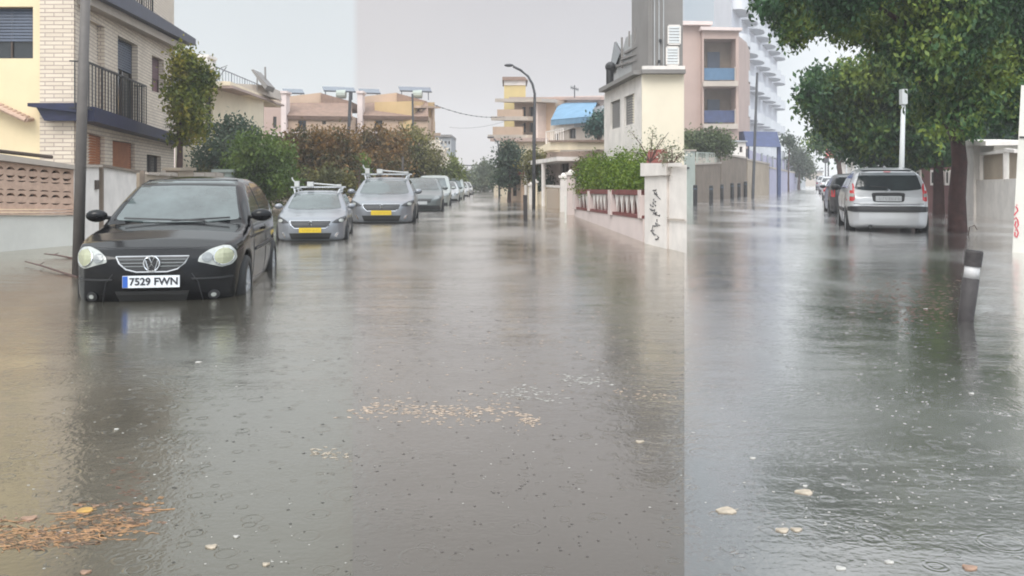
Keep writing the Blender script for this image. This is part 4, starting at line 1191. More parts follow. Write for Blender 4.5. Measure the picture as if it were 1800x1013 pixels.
m = MB(); m.prism(m3.pts([(1084, 74), (1094, 94), (1080, 130), (1076, 120)], .03), m3.n * .05); m.build('skylight', MT['glass'], T)
m = MB(); m.tube([P(1072, 158, 27), P(1072, 122, 27)], .12, 10); m.ball(P(1073, 118, 27), .17); m.build('flue', MT['rail'], T)

# white pier and wall with scribble, nearest on this side
T = thing('garden_wall', 'white rendered pier and wall with a black graffiti scribble near the maroon fence', 'wall', P(1135, 318, 16.2) - V(0, 0, CH))
w1 = Fac((1132, 16.4), (1202.2, 14.1))
wall(w1, [(1133, 289), (1172, 291), (1172, 440), (1133, 430)], name='pier', mat=MT['white'], parent=T, z0=-.3, ext=(.32, .35, 0))
wall(w1, [(1172.3, 291), (1202.2, 290), (1202.2, 445), (1172.3, 440)], name='wall_panel', mat=MT['white'], parent=T, z0=-.3, off=-.05, ext=(-.05, .35, 0))
m = MB(); m.prism(w1.pts([(1130, 287), (1176, 287), (1176, 308), (1130, 310)], .05), (.32, .4, 0)); m.build('pier_cap', MT['white'], T)
m = MB(); m.prism(w1.pts([(1177, 287), (1202.2, 286), (1202.2, 293), (1177, 293)], .03), (-.02, .4, 0)); m.build('coping', MT['white'], T)
m = MB(); m.prism(w1.pts([(1172.5, 384), (1202.2, 386), (1202.2, 389), (1172.5, 387)], -.01), (0, .1, 0)); m.build('ledge', MT['slab'], T)
rnd = random.Random(11); m = MB()
for k_ in range(15):
    cx_, cy_ = 1150 + 6 * math.sin(k_ * .9) + (k_ * .35), 334 + k_ * 5.9
    q = [w1.at(cx_ + rnd.uniform(-5, 5), cy_ + rnd.uniform(-4, 5), .008) for _ in range(4)]
    s_ = []
    for i in range(3):
        for u in (0, .33, .66): s_.append(q[i].lerp(q[i + 1], u) + Vector((0, 0, .012 * math.sin(u * 7 + i))))
    m.tube(s_, .0065, 4)
m.build('graffiti', MT['graf'], T)

# maroon fence on a pinkish plinth
T = thing('fence', 'maroon fence with white pointed balusters on a pinkish plinth, in front of the clipped hedge', 'fence', P(1070, 318, 21) - V(0, 0, CH))
w2 = Fac((1010, 29), (1130, 16.7))
wall(w2, [(1010, 367), (1130, 384), (1130, 430), (1010, 382)], name='plinth', mat=MT['pinkw'], parent=T, z0=-.3, thick=.25)
m = MB(); m.prism(w2.pts([(1013, 333), (1130, 334), (1130, 343), (1013, 340)], .03), -w2.n * .12); m.build('top_rail', MT['redrail'], T)
m = MB(); m.prism(w2.pts([(1013, 338), (1130, 341), (1130, 383), (1013, 366)], -.10), -w2.n * .03); m.build('back_panel', MT['redrail'], T)
m = MB(); m.prism(w2.pts([(1013, 364), (1130, 379), (1130, 385), (1013, 368)], .02), -w2.n * .14); m.build('bottom_rail', MT['redrail'], T)
for i, x in enumerate((1018, 1024, 1030, 1043, 1049, 1055, 1061, 1083, 1091, 1100, 1109, 1119)):
    s_ = (x - 1010) / 120; yt, yb = 341 + 3 * s_, 364 + 14 * s_; w_ = 2.2 + 2.0 * s_
    m = MB(); m.prism(w2.pts([(x - w_, yt), (x + w_, yt), (x + w_ * .35, yt + (yb - yt) * .55), (x, yb), (x - w_ * .35, yt + (yb - yt) * .55)], -.02), -w2.n * .05); m.build('baluster', MT['white'], T)
for x, y0_, y1_, w_ in ((1012, 331, 368, 4), (1037, 336, 371, 2.5), (1075, 334, 378, 5), (1128, 334, 384, 4)):
    m = MB(); m.prism(w2.pts([(x - w_ / 2, y0_), (x + w_ / 2, y0_), (x + w_ / 2, y1_), (x - w_ / 2, y1_)], .06), -w2.n * .2); m.build('post', MT['pinkw'], T)

# gate piers, brick pier, small walls further on
def pier(px, wpx, top, D, mat, name, label, cat, cap=True, d=.35):
    T = thing(name, label, cat, P(px, 318, D) - V(0, 0, CH))
    a = P(px - wpx / 2, top, D); b = P(px + wpx / 2, top, D)
    m = MB(); m.prism([a, b, V(b.x, b.y, -.3), V(a.x, a.y, -.3)], (0, d, 0)); m.build('shaft', MT[mat], T)
    if cap:
        m = MB(); z = a.z
        m.prism([V(a.x - .05, a.y - .05, z), V(b.x + .05, b.y - .05, z), V(b.x + .05, b.y - .05, z + .1), V(a.x - .05, a.y - .05, z + .1)], (0, d + .1, 0))
        m.prism([V(a.x + .02, a.y + .03, z + .1), V(b.x - .02, b.y + .03, z + .1), V((a.x + b.x) / 2 + .03, a.y + .1, z + .2), V((a.x + b.x) / 2 - .03, a.y + .1, z + .2)], (0, d - .08, 0)); m.build('cap', MT['white'], T)
    return T
pier(1004, 13, 308, 30, 'pinkw', 'gate_pier', 'white gate pier at the near end of the maroon fence', 'pillar')
pier(991, 12, 313, 33, 'white', 'gate_pier', 'second white gate pier, left of the one by the maroon fence', 'pillar')
T = pier(972, 22, 332, 37, 'brownw', 'brick_pier', 'low red brick wall stub beyond the white gate piers', 'wall', False)
T.children[0].data.materials[0] = MT['brickred']
pier(941, 7, 322, 41, 'cream2', 'gate_pier', 'slender cream pier beyond the brick stub', 'pillar')
pier(933, 6, 327, 43, 'white', 'gate_pier', 'thin white pier just left of the slender cream one', 'pillar')
T = thing('garden_wall', 'pale cream garden wall with plants spilling over, beyond the brick stub', 'wall', P(945, 318, 44) - V(0, 0, CH))
f = Fac((868, 72), (990, 36))
wall(f, [(868, 322), (990, 330), (990, 372), (868, 345)], name='wall_panel', mat=MT['cream2'], parent=T, z0=-.3, thick=.2)
m = MB(); m.prism(f.pts([(868, 320), (990, 327), (990, 331), (868, 323)], .05), -f.n * .3); m.build('coping', MT['white'], T)
T = thing('garden_hut', 'small terracotta pink gatehouse at the foot of the dark tree', 'hut', P(905, 318, 52) - V(0, 0, CH))
f = Fac((893, 53), (916, 50))
wall(f, [(893, 312), (916, 304), (916, 356), (893, 352)], [[(901, 322), (908, 321), (908, 345), (901, 345)]], name='wall', mat=MT['peach'], parent=T, z0=-.3, thick=1.5)
window(f, [(901, 322), (908, 321), (908, 345), (901, 345)], T, .1)
m = MB(); m.prism(f.pts([(890, 311), (904, 296), (918, 303), (918, 308)], .2), -f.n * 2); m.build('roof', MT['terra'], T)

# terracotta tiled box beside the hedge
T = thing('tiled_canopy', 'small red tiled canopy rising behind the white graffiti pier', 'canopy', P(1156, 318, 18) - V(0, 0, CH))
m = MB(); m.prism([P(1140, 264, 18.6), P(1172, 262, 18.6), P(1178, 289, 18), P(1136, 289, 18)], (0, .12, -.1)); m.build('roof', MT['terra'], T)
m = MB()
for z in (270, 277, 284): m.bar(P(1138, z, 18.1 + (289 - z) * .025), P(1176, z, 18.1 + (289 - z) * .025), .03, .03)
for x in (1142, 1172): m.bar(P(x, 285, 18.2), V(P(x, 285, 18.2).x, 18.2, -.3), .07)
m.build('batten', MT['redrail'], T)

# long cream single storey with cornice
T = thing('bungalow', 'long cream bungalow with flat cornice behind the clipped hedge', 'building', P(1040, 318, 34) - V(0, 0, CH))
f = Fac((955, 47), (1128, 29))
hh = [[(985, 285), (1000, 285), (1000, 325), (985, 325)], [(1008, 283), (1040, 282), (1040, 292), (1008, 293)]]
wall(f, [(955, 268), (1128, 262), (1128, 385), (955, 360)], hh, name='front_wall', mat=MT['pinkw'], parent=T, z0=-.3, ext=(-.3, 4, 0))
for q in hh: window(f, q, T, .15)
m = MB(); m.prism(f.pts([(957, 262), (985, 250), (1132, 250), (1132, 262), (985, 264), (957, 270)], .0), f.n * .5); m.build('cornice', MT['cream2'], T)
m = MB(); m.prism(f.pts([(985, 247), (1134, 246), (1134, 250), (985, 250)], .0), f.n * .62); m.build('gutter', MT['tileroof'], T)
m = MB(); m.prism(f.pts([(960, 285), (1030, 276), (1030, 283), (960, 292)]), f.n * 1.3); m.tube([f.at(964, 290, 1.2), f.g(964, -.3, 1.2)], .1, 8); m.tube([f.at(999, 284, 1.2), f.g(999, -.3, 1.2)], .1, 8); m.build('porch', MT['white'], T)
railing(f.offset(.3), 960, 232, 258, 990, 226, 252, T, 8, .03, 'white', 'roof_rail')

# house with the blue awning
T = thing('house', 'pale house with a sky blue terrace awning behind the bungalow', 'building', P(1020, 318, 55) - V(0, 0, CH))
f = Fac((972, 60), (1064, 50))
hh = [[(975, 232), (982, 232), (982, 248), (975, 248)], [(1000, 226), (1012, 226), (1012, 244), (1000, 244)], [(1046, 226), (1056, 226), (1056, 248), (1046, 248)]]
wall(f, [(972, 215), (1064, 215), (1064, 345), (972, 345)], hh, name='front_wall', mat=MT['slab'], parent=T, z0=-.3, ext=(0, 4, 0))
for q in hh: window(f, q, T, .15)
b_ = f.offset(-3.0)
wall(b_, [(972, 170), (1064, 168), (1064, 216), (972, 216)], name='terrace_wall', mat=MT['pinkw'], parent=T, thick=3)
m = MB(); m.prism(b_.pts([(900, 171), (1064, 171), (1064, 176), (900, 176)], .3), -f.n * 3); m.build('roof_edge', MT['pinkb'], T)
m = MB(); A_ = [b_.at(985, 181, .1), b_.at(1052, 180, .1), f.at(1050, 205, .4), f.at(978, 211, .4)]; m.prism(A_, (0, 0, -.06)); m.prism([A_[3], A_[2], A_[2] - V(0, 0, .35), A_[3] - V(0, 0, .4)], (0, .04, 0)); m.build('awning', MT['awn'], T)
m = MB(); m.prism(f.pts([(978, 217), (1012, 211), (1012, 224), (978, 236)], .1), -f.n * .1); m.build('balcony_front', MT['white'], T)
m = MB(); m.prism(f.pts([(1012, 215), (1045, 213), (1045, 222), (1012, 224)], .1), -f.n * .1); m.build('balcony_front', MT['greyw'], T)
m = MB(); m.tube([P(1010, 150, 58), P(1010, 172, 58)], .04, 5); m.tube([P(1003, 154, 58), P(1017, 158, 58)], .03, 4); [m.tube([P(x, y - 3, 58), P(x, y + 3, 58)], .02, 4) for x, y in ((1004, 154), (1007, 155), (1013, 157), (1016, 158))]; m.build('aerial', MT['darkpole'], T)
m = MB(); m.prism(f.pts([(1052, 190), (1066, 186), (1066, 196), (1052, 198)], .3), -f.n * 2); m.build('side_roof', MT['greyw'], T)

# balcony block
T = thing('apartment_building', 'pink beige block with stacked balconies behind the tall street lamp', 'building', P(930, 318, 70) - V(0, 0, CH))
f = Fac((890, 72), (976, 66))
hh = [[(x, y), (x + w_, y), (x + w_, y + 17), (x, y + 17)] for y in (188, 216, 246) for x, w_ in ((918, 6), (930, 8), (945, 7))]
wall(f, [(904, 176), (976, 176), (976, 345), (904, 345)], hh, name='front_wall', mat=MT['peach'], parent=T, z0=-.3, thick=6)
for q in hh: window(f, q, T, .2)
for (a, b, y0_, y1_) in ((897, 980, 175, 181), (890, 955, 206, 213), (884, 955, 238, 245)):
    m = MB(); m.prism(f.pts([(a, y0_), (b, y0_), (b, y1_), (a, y1_)]), f.n * 1.5); m.build('balcony_slab', MT['slab'], T)
for (a, b, y0_, y1_) in ((900, 945, 194, 206), (892, 945, 224, 238)):
    m = MB(); m.prism(f.pts([(a, y0_), (b, y0_), (b, y1_), (a, y1_)], 1.35), f.n * .1); m.build('balcony_front', MT['peach'], T)
m = MB(); m.prism(f.pts([(952, 182), (960, 182), (960, 300), (952, 300)]), f.n * .8); m.build('wall_fin', MT['pinkw'], T)
# yellow tower
T = thing('tower_block', 'narrow yellow stair tower with pale roof rim rising behind the balconies', 'building', P(905, 318, 84) - V(0, 0, CH))
f = Fac((885, 84), (925, 84.01))
hh = [[(913, 178), (921, 178), (921, 196), (913, 196)]]
wall(f, [(886, 150), (924, 150), (924, 345), (886, 345)], hh, name='wall', mat=MT['yellow'], parent=T, z0=-.3, thick=5)
for q in hh: window(f, q, T, .2, 'wood', 'orange')
m = MB(); m.prism(f.pts([(886, 142), (924, 142), (924, 150), (886, 150)], .1), -f.n * 5); m.build('parapet', MT['white'], T)
m = MB(); m.prism(f.pts([(883, 136), (922, 136), (928, 142), (883, 142)], .4), -f.n * 5.6); m.build('roof', MT['tileroof'], T)
T = thing('house', 'small pink house low behind the lamp post, under the balcony block', 'building', P(950, 318, 60) - V(0, 0, CH))
f = Fac((878, 66), (960, 58))
hh = [[(930, 276), (938, 276), (938, 292), (930, 292)]]
wall(f, [(878, 248), (960, 248), (960, 345), (878, 345)], hh, name='front_wall', mat=MT['cream2'], parent=T, z0=-.3, thick=4); window(f, hh[0], T)
m = MB(); m.prism(f.pts([(870, 243), (964, 243), (964, 249), (870, 249)]), f.n * .4); m.build('roof', MT['pinkb'], T)

# closing view far down the mid street
T = thing('apartment_building', 'faint low block closing the far end of the middle street', 'building', P(830, 318, 190) - V(0, 0, CH))
f = Fac((796, 190), (900, 190.01)); hh = [[(x, 306), (x + 5, 306), (x + 5, 313), (x, 313)] for x in range(802, 890, 12)]
wall(f, [(796, 300), (900, 300), (900, 330), (796, 330)], hh, name='front_wall', mat=MT['greyw'], parent=T, z0=-.3, thick=8, reveal=.4)
for q in hh: window(f, q, T, .4, 'attic', 'glass', mull=())
m = MB(); m.prism(f.pts([(794, 297), (902, 297), (902, 300.5), (794, 300.5)], .4), -f.n * 8); m.build('roof', MT['attic'], T)

# ------------------------------------------------------------------ right street
T = thing('apartment_building', 'dusty pink block with two recessed balconies behind dark green hedge', 'building', P(1260, 318, 74) - V(0, 0, CH))
r1 = Fac((1150, 74), (1292, 74.01)); r2 = Fac((1292, 74), (1312, 84))
hh = [[(1235, 70), (1291, 70), (1291, 145), (1235, 145)], [(1235, 155), (1291, 155), (1291, 219), (1235, 219)]]
wall(r1, [(1150, 46), (1232, 46), (1232, 370), (1150, 370)], name='front_wall', mat=MT['pinkb'], parent=T, z0=-.3, thick=9)
wall(r1, [(1232.3, 56), (1296, 56), (1296, 370), (1232.3, 370)], hh, name='balcony_bay', mat=MT['pinkw'] if 0 else MT['pinkb'], parent=T, z0=-.3, off=.5, thick=9, reveal=1.8)
for (x0, y0_), (x1, _), (_, y1_), _q in hh:
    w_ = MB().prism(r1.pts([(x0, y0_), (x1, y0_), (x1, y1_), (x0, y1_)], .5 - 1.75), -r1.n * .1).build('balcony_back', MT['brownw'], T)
    m = MB(); m.prism(r1.pts([(x0 + 14, y0_ + 18), (x0 + 36, y0_ + 18), (x0 + 36, y1_), (x0 + 14, y1_)], .5 - 1.70), r1.n * .05); m.build('door', MT['shutterblue'], T)
    m = MB(); m.prism(r1.pts([(x0 + 1, y1_ - 24), (x1 - 1, y1_ - 24), (x1 - 1, y1_ - 3), (x0 + 1, y1_ - 3)], .42), -r1.n * .04); m.build('balcony_glass', MT['balglass'] if y0_ < 100 else MT['darkblue'], T)
    m = MB(); m.prism(r1.pts([(x0 - 3, y1_), (x1 + 1, y1_), (x1 + 1, y1_ + 9), (x0 - 3, y1_ + 9)], .5), r1.n * .5); m.bar(r1.at(x1 - 2, y1_ - 26, .6), r1.at(x1 - 2, y1_, .6), .08); m.build('balcony_slab', MT['slab'], T)
wall(r2, [(1296.5, 62), (1312, 75), (1312, 360), (1296.5, 366)], name='side_wall', mat=MT['pinkb'], parent=T, z0=-.3, ext=(2, 6, 0), off=.02)
m = MB(); m.prism(r1.pts([(1150, 38), (1250, 40), (1250, 46), (1150, 46)], .6), -r1.n * 9); m.prism(r1.pts([(1228, 50), (1300, 52), (1300, 57), (1228, 56)], .9), -r1.n * 9); m.build('roof', MT['pinkw'], T)

# tower with rounded balconies
T = thing('tower_block', 'tall white block with rows of rounded balconies fading into the haze', 'building', P(1330, 318, 80) - V(0, 0, CH))
r3 = Fac((1286, 86), (1366, 125))
wall(r3, [(1286, -260), (1366, -60), (1366, 340), (1286, 350)], name='front_wall', mat=pbr('pale tower wall', (.56, .56, .60), .9, .05, .3), parent=T, z0=-.3, ext=(2, 16, 0))
TS = pbr('tower balcony render', (.60, .60, .62), .9, .06, .3)
TD = pbr('tower balcony slab', (.60, .60, .62), .9, .06, .3)
for fl in range(7):
    z0_ = 4.2 + fl * 3.6
    for j in range(7):
        u = (j + .5) / 7
        c = r3.A.lerp(r3.B, u) ; c = V(c.x, c.y, z0_)
        hw = (r3.B - r3.A).length / 7 * .40
        pts = []
        for i in range(13):
            a = math.pi * i / 12; pts.append(c + r3.d * (-math.cos(a) * hw) + r3.n * (math.sin(a) ** .6 * 1.4))
        m = MB(); m.prism(pts, (0, 0, .22)); sl = m.build('balcony_slab', TD, T)
        m = MB()
        for i in range(12): m.prism([pts[i] + V(0, 0, .22), pts[i + 1] + V(0, 0, .22), pts[i + 1] + V(0, 0, 1.15), pts[i] + V(0, 0, 1.15)], (c + V(0, 0, 0) - pts[i]).normalized() * .12)
        m.build('balcony_front', TS, sl)

# canopy, lilac fence, garden walls on the far left kerb of the right street
T = thing('canopy', 'dark navy flat canopy on posts over the lilac fence', 'canopy', P(1340, 318, 74) - V(0, 0, CH))
m = MB(); m.prism([P(1307, 231, 74), P(1366, 232, 74), P(1373, 259, 72), P(1313, 257, 72)], (0, 2.5, .1)); m.build('roof', MT['darkblue'], T)
for x in (1316, 1369):
    m = MB(); q = P(x, 255, 72.5); m.bar(q, V(q.x, q.y, -.3), .28 if x > 1350 else .1); m.build('post', MT['darkblue'], T)
T = thing('fence', 'lilac panelled fence receding along the far kerb under the navy canopy', 'fence', P(1350, 318, 80) - V(0, 0, CH))
f = Fac((1312, 77), (1400, 140))
wall(f, [(1312, 262), (1400, 294), (1400, 330), (1312, 350)], name='panel', mat=MT['lilac'], parent=T, z0=-.3, thick=.2)
for i in range(12):
    q = f.A.lerp(f.B, i / 11) + f.n * .1; m = MB(); m.bar(V(q.x, q.y, -.3), V(q.x, q.y, CH + (318 - 262) / F * 77), .16); m.build('post', MT['greyw'], T)
def gwall(a, b, t0, t1, mat, label, D0, D1, cap=True):
    f = Fac((a, D0), (b, D1)); T = thing('garden_wall', label, 'wall', f.g((a + b) / 2))
    wall(f, [(a, t0), (b, t1), (b, 350), (a, 350)], name='wall_panel', mat=MT[mat], parent=T, z0=-.3, thick=.25)
    if cap: m = MB(); m.prism(f.pts([(a - .6, t0 - 3), (b + .6, t1 - 3), (b + .6, t1), (a - .6, t0)], .06), -f.n * .36); m.build('coping', MT['slab'], T)
    return f, T
f, T = gwall(1185, 1222, 266, 266, 'greenw', 'pale green grey wall end with a dark slot, left of the brown wall', 45, 46)
m = MB(); m.prism(f.pts([(1196, 294), (1211, 294), (1211, 297), (1196, 297)], .01), f.n * .03); m.build('letterbox', MT['rail'], T)
f, T = gwall(1223.5, 1266, 290, 288, 'brownw', 'brown stained wall with a metal grille on top behind the first bollards', 47, 55)
railing(f, 1225, 268, 288, 1264, 270, 286, T, 12, .05, 'greenw', 'grille')
gwall(1267.5, 1313, 272, 280, 'brownw', 'darker brown wall behind the middle bollards', 55.5, 66)
gwall(1314.5, 1352, 282, 290, 'beigew', 'pale beige wall in front of the navy canopy post', 66.5, 74)
gwall(1353, 1400, 296, 306, 'lilac', 'low lilac wall fading down the right street', 75, 125)
T = thing('house', 'small white house glimpsed above the darker brown wall', 'building', P(1300, 318, 70) - V(0, 0, CH))
f = Fac((1284, 70), (1312, 70.01)); hh = [[(1288, 256), (1292, 256), (1292, 266), (1288, 266)], [(1300, 258), (1305, 258), (1305, 268), (1300, 268)]]
wall(f, [(1285, 250), (1311, 250), (1311, 340), (1285, 340)], hh, name='front_wall', mat=MT['white'], parent=T, z0=-.3, thick=4)
for q in hh: window(f, q, T, .2)
m = MB(); m.prism(f.pts([(1283, 246), (1313, 248), (1313, 250), (1283, 250)], .2), -f.n * 4.4); m.build('roof', MT['greyw'], T)
# far row closing the right street
for i, (a, b, t0, D, mt, lb) in enumerate(((1384, 1398, 280, 135, 'lilac', 'narrow lilac house at the far left end of the right street'), (1398, 1416, 292, 160, 'greyw', 'low grey house at the far end of the right street'),
                                        (1416, 1446, 303, 200, 'slab', 'pale distant building closing the right street'))):
    T = thing('house', lb, 'building', P((a + b) / 2, 318, D) - V(0, 0, CH)); f = Fac((a, D), (b, D + .01))
    hh = [[(a + (b - a) * q, t0 + 6), (a + (b - a) * (q + .16), t0 + 6), (a + (b - a) * (q + .16), t0 + 13), (a + (b - a) * q, t0 + 13)] for q in (.2, .6)]
    wall(f, [(a, t0), (b, t0), (b, 328), (a, 328)], hh, name='front_wall', mat=MT[mt], parent=T, z0=-.3, thick=8, reveal=.4)
    for q in hh: window(f, q, T, .4, 'attic', 'glass', mull=())
    m = MB(); m.prism(f.pts([(a - 1, t0 - 3), (b + 1, t0 - 3), (b + 1, t0), (a - 1, t0)], .3), -f.n * 8); m.build('roof', MT['attic'], T)
# white pavilions behind the parked cars
for x, D, lb in ((1496, 75, 'white peaked pavilion behind the dark off-roader'), (1532, 66, 'second white peaked pavilion, beside the white lamp post')):
    T = thing('pavilion', lb, 'pavilion', P(x, 318, D) - V(0, 0, CH))
    c = P(x, 262, D); w_ = 15 / F * D; z1 = P(x, 284, D).z
    m = MB(); i = len(m.v); m.v += [V(c.x, D, c.z + .3), V(c.x - w_, D - w_, z1), V(c.x + w_, D - w_, z1), V(c.x + w_, D + w_, z1), V(c.x - w_, D + w_, z1)]; m.f += [(0, 1, 2), (0, 2, 3), (0, 3, 4), (0, 4, 1), (4, 3, 2, 1)]; m.build('roof', MT['white'], T)
    m = MB()
    for sx_, sy in ((-1, -1), (1, -1), (1, 1), (-1, 1)): m.bar(V(c.x + sx_ * w_ * .9, D + sy * w_ * .9, -.3), V(c.x + sx_ * w_ * .9, D + sy * w_ * .9, z1), .1)
    m.build('post', MT['whitepole'], T)
    m = MB(); m.box((c.x - w_ * .8, D + w_ * .8, -.3), (c.x + w_ * .8, D + w_ * .9, z1 - .05)); m.build('back_wall', MT['white'], T)
T = thing('awning', 'faded red shop awning under the trees far down the right street', 'awning', P(1467, 318, 85) - V(0, 0, CH))
m = MB(); m.prism([P(1454, 258, 86), P(1484, 260, 86), P(1482, 276, 84), P(1452, 274, 84)], (0, .3, -.2)); m.build('canvas', pbr('faded red canvas', (.55, .12, .11), .8, .15, 1), T)
m = MB(); [m.bar(P(x, 274, 84.2), V(P(x, 274, 84.2).x, 84.2, -.3), .1) for x in (1456, 1480)]; m.build('post', MT['darkpole'], T)

# shaded wall with white slots behind the hatchback, and pier, panelled wall, corner post
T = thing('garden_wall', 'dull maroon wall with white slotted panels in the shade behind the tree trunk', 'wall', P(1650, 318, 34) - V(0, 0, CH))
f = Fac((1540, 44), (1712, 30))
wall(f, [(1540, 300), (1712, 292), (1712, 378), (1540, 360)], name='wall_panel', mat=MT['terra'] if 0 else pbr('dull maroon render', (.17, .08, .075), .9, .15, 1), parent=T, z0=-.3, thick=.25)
for x in (1598, 1612, 1638, 1652, 1664):
    m = MB(); m.prism(f.pts([(x, 299), (x + 8, 299), (x + 8, 326), (x, 326)], .0), f.n * .06); pnl = m.build('white_panel', MT['white'], T)
    m = MB(); m.prism(f.pts([(x + 3, 303), (x + 5.4, 303), (x + 5.4, 322), (x + 3, 322)], .062), f.n * .012); m.build('slot', MT['hole'], pnl)  # raised dark strip, its colour stands in for the shade of a slot
T = thing('garden_wall', 'white garden wall with brown screen panels and a tall capped pier, right of the big trunk', 'wall', P(1740, 318, 26) - V(0, 0, CH))
f = Fac((1704, 30.5), (1786, 24.5))
wall(f, [(1714, 317), (1786, 314), (1786, 392), (1714, 378)], name='wall_panel', mat=MT['white'], parent=T, z0=-.3, thick=.25)
wall(f, [(1702, 256), (1716, 256), (1716, 376), (1702, 374)], name='pier', mat=MT['white'], parent=T, z0=-.3, thick=.9, off=.08)
m = MB(); m.prism(f.pts([(1700, 246), (1745, 248), (1745, 256), (1700, 256)], .2), -f.n * 1.2); m.build('pier_cap', MT['white'], T)
wall(f, [(1716.3, 256), (1740, 257), (1740, 317), (1716.3, 317)], name='pier', mat=MT['white2'], parent=T, off=-.12, thick=.7)
m = MB(); m.prism(f.pts([(1726, 272), (1764, 268), (1764, 315), (1726, 316)], -.06), -f.n * .04); m.prism(f.pts([(1770, 264), (1786, 266), (1786, 314), (1770, 315)], -.06), -f.n * .04); m.build('screen_panel', MT['beigew'], T)
m = MB()
for a, b in (((1725, 270), (1725, 317)), ((1767, 263), (1767, 316)), ((1725, 271), (1768, 266)), ((1768, 264), (1786, 266))): m.bar(f.at(*a), f.at(*b), .10, .10, up=f.n)
m.build('panel_frame', MT['white'], T)
m = MB(); m.tube([f.at(1701, 268, .3), f.at(1701, 281, .3)], .06, 8); m.ball(f.at(1702, 266, .3), .07); m.build('lamp', MT['rail'], T)
T = thing('house_corner', 'white rendered building corner with red graffiti at the right edge', 'building', P(1790, 318, 14.3) - V(0, 0, CH))
f = Fac((1779, 14.3), (1860, 14.0))
wall(f, [(1779, 452), (1795, 150), (1860, 150), (1860, 452)], ext=(2.1, 2.5, 0), name='wall', mat=MT['white2'], parent=T)
m = MB(); m.prism(f.pts([(1792, 240), (1860, 240), (1860, 243), (1792, 243)], .0), f.n * .02); m.build('cable', MT['rail'], T)
m = MB()
for pts in ([(1785, 363), (1788, 366), (1789, 371), (1785, 375), (1783, 379)], [(1783, 386), (1786, 382), (1789, 387), (1790, 396), (1786, 402), (1784, 396), (1786, 389)], [(1784, 405), (1788, 403), (1790, 410), (1787, 418), (1784, 415), (1784, 408)], [(1787, 360), (1788, 361)]):
    m.tube(f.pts(pts, .008), .010, 5)
m.build('graffiti', MT['grafred'], T)

# ------------------------------------------------------------------ poles, lamps, wires, bollards
q = V(*(P(134, 318, 10.8))); base = G(135.5, 485); base.z = 0
T = thing('utility_pole', 'thick grey pole standing in the water at the left of the black hatchback', 'pole', base)
top = P(152, -60, 10.9)
MB().tube([base - V(0, 0, .35), base.lerp(top, .5), top], [.072, .064, .058], 14).build('shaft', MT['metalpole'], T, smooth=True)
T = thing('utility_pole', 'dark leaning pole rising between the rusty shrubs and the first peach house', 'pole', V(P(607, 318, 44).x, 44, 0))
a = V(P(607, 318, 44).x, 44, -.3); b = P(616, 163, 44); MB().tube([a, b], [.10, .08], 8).build('shaft', MT['darkpole'], T)
T = thing('utility_pole', 'thin dark pole in front of the second peach house', 'pole', V(P(728, 318, 52).x, 52, 0))
a = V(P(728, 318, 52).x, 52, -.3); b = P(725, 165, 52); MB().tube([a, b], [.07, .06], 8).build('shaft', MT['darkpole'], T)
T = thing('utility_pole', 'short grey pole among the trees above the blue grey estate car', 'pole', V(P(708, 318, 38).x, 38, 0))
a = V(P(708, 318, 38).x, 38, -.3); b = P(708, 276, 38); MB().tube([a, b], .05, 8).build('shaft', MT['metalpole'], T)

def street_lamp(pts, rad, lab, hl, D):
    base = V(P(pts[0][0], 318, D).x, D, 0)
    T = thing('street_lamp', lab, 'street lamp', base)
    q = [V(base.x, D, -.3)] + [P(a, b, D) for a, b in pts[1:]]
    MB().tube(q, [rad] * 2 + [rad * .7] * (len(q) - 2), 8).build('pole', MT['darkpole'], T, smooth=True)
    h0, h1 = q[-1], P(hl[0], hl[1], D)
    m = MB(); m.ball(h0.lerp(h1, .5), ((h1 - h0).length * .55, .12, .07), 10, 6); m.build('lamp_head', MT['darkpole'], T, smooth=True)
street_lamp([(938, 350), (939, 240), (940, 165), (936, 148), (928, 134), (916, 124), (902, 117)], .075, 'tall curved street lamp in front of the balcony block', (887, 113), 36)
street_lamp([(878, 345), (877, 300), (877, 262), (875, 251), (868, 244)], .08, 'short hazy street lamp beside the dark green tree', (857, 239), 62)
T = thing('street_lamp', 'white lamp post standing behind the small silver hatchback', 'street lamp', V(P(1583, 318, 25.4).x, 25.4, 0))
a = V(P(1582, 318, 25.4).x, 25.4, -.3); b = P(1588, 178, 25.4); MB().tube([a, a.lerp(b, .5), b], [.085, .075, .06], 10).build('pole', MT['whitepole'], T, smooth=True)
m = MB(); m.bar(b - V(0, 0, .1), b + V(0, 0, .35), .20, .16); m.build('lamp_head', MT['whitepole'], T)
T = thing('utility_pole', 'thin dark pole rising through the navy canopy', 'pole', V(P(1324, 318, 58).x, 58, 0))
a = V(P(1323, 318, 58).x, 58, -.3); b = P(1331, 128, 58); MB().tube([a, b], [.11, .08], 8).build('shaft', MT['darkpole'], T)
T = thing('traffic_sign', 'small round sign on a pole beyond the parked cars', 'sign', V(P(1451, 318, 95).x, 95, 0))
a = V(P(1451, 318, 95).x, 95, -.3); b = P(1451, 286, 95); MB().tube([a, b], .06, 6).build('post', MT['darkpole'], T)
m = MB(); m.tube([P(1451, 282, 94.9), P(1451, 282, 95)], .35, 14); m.build('disc', MT['darkpole'], T)

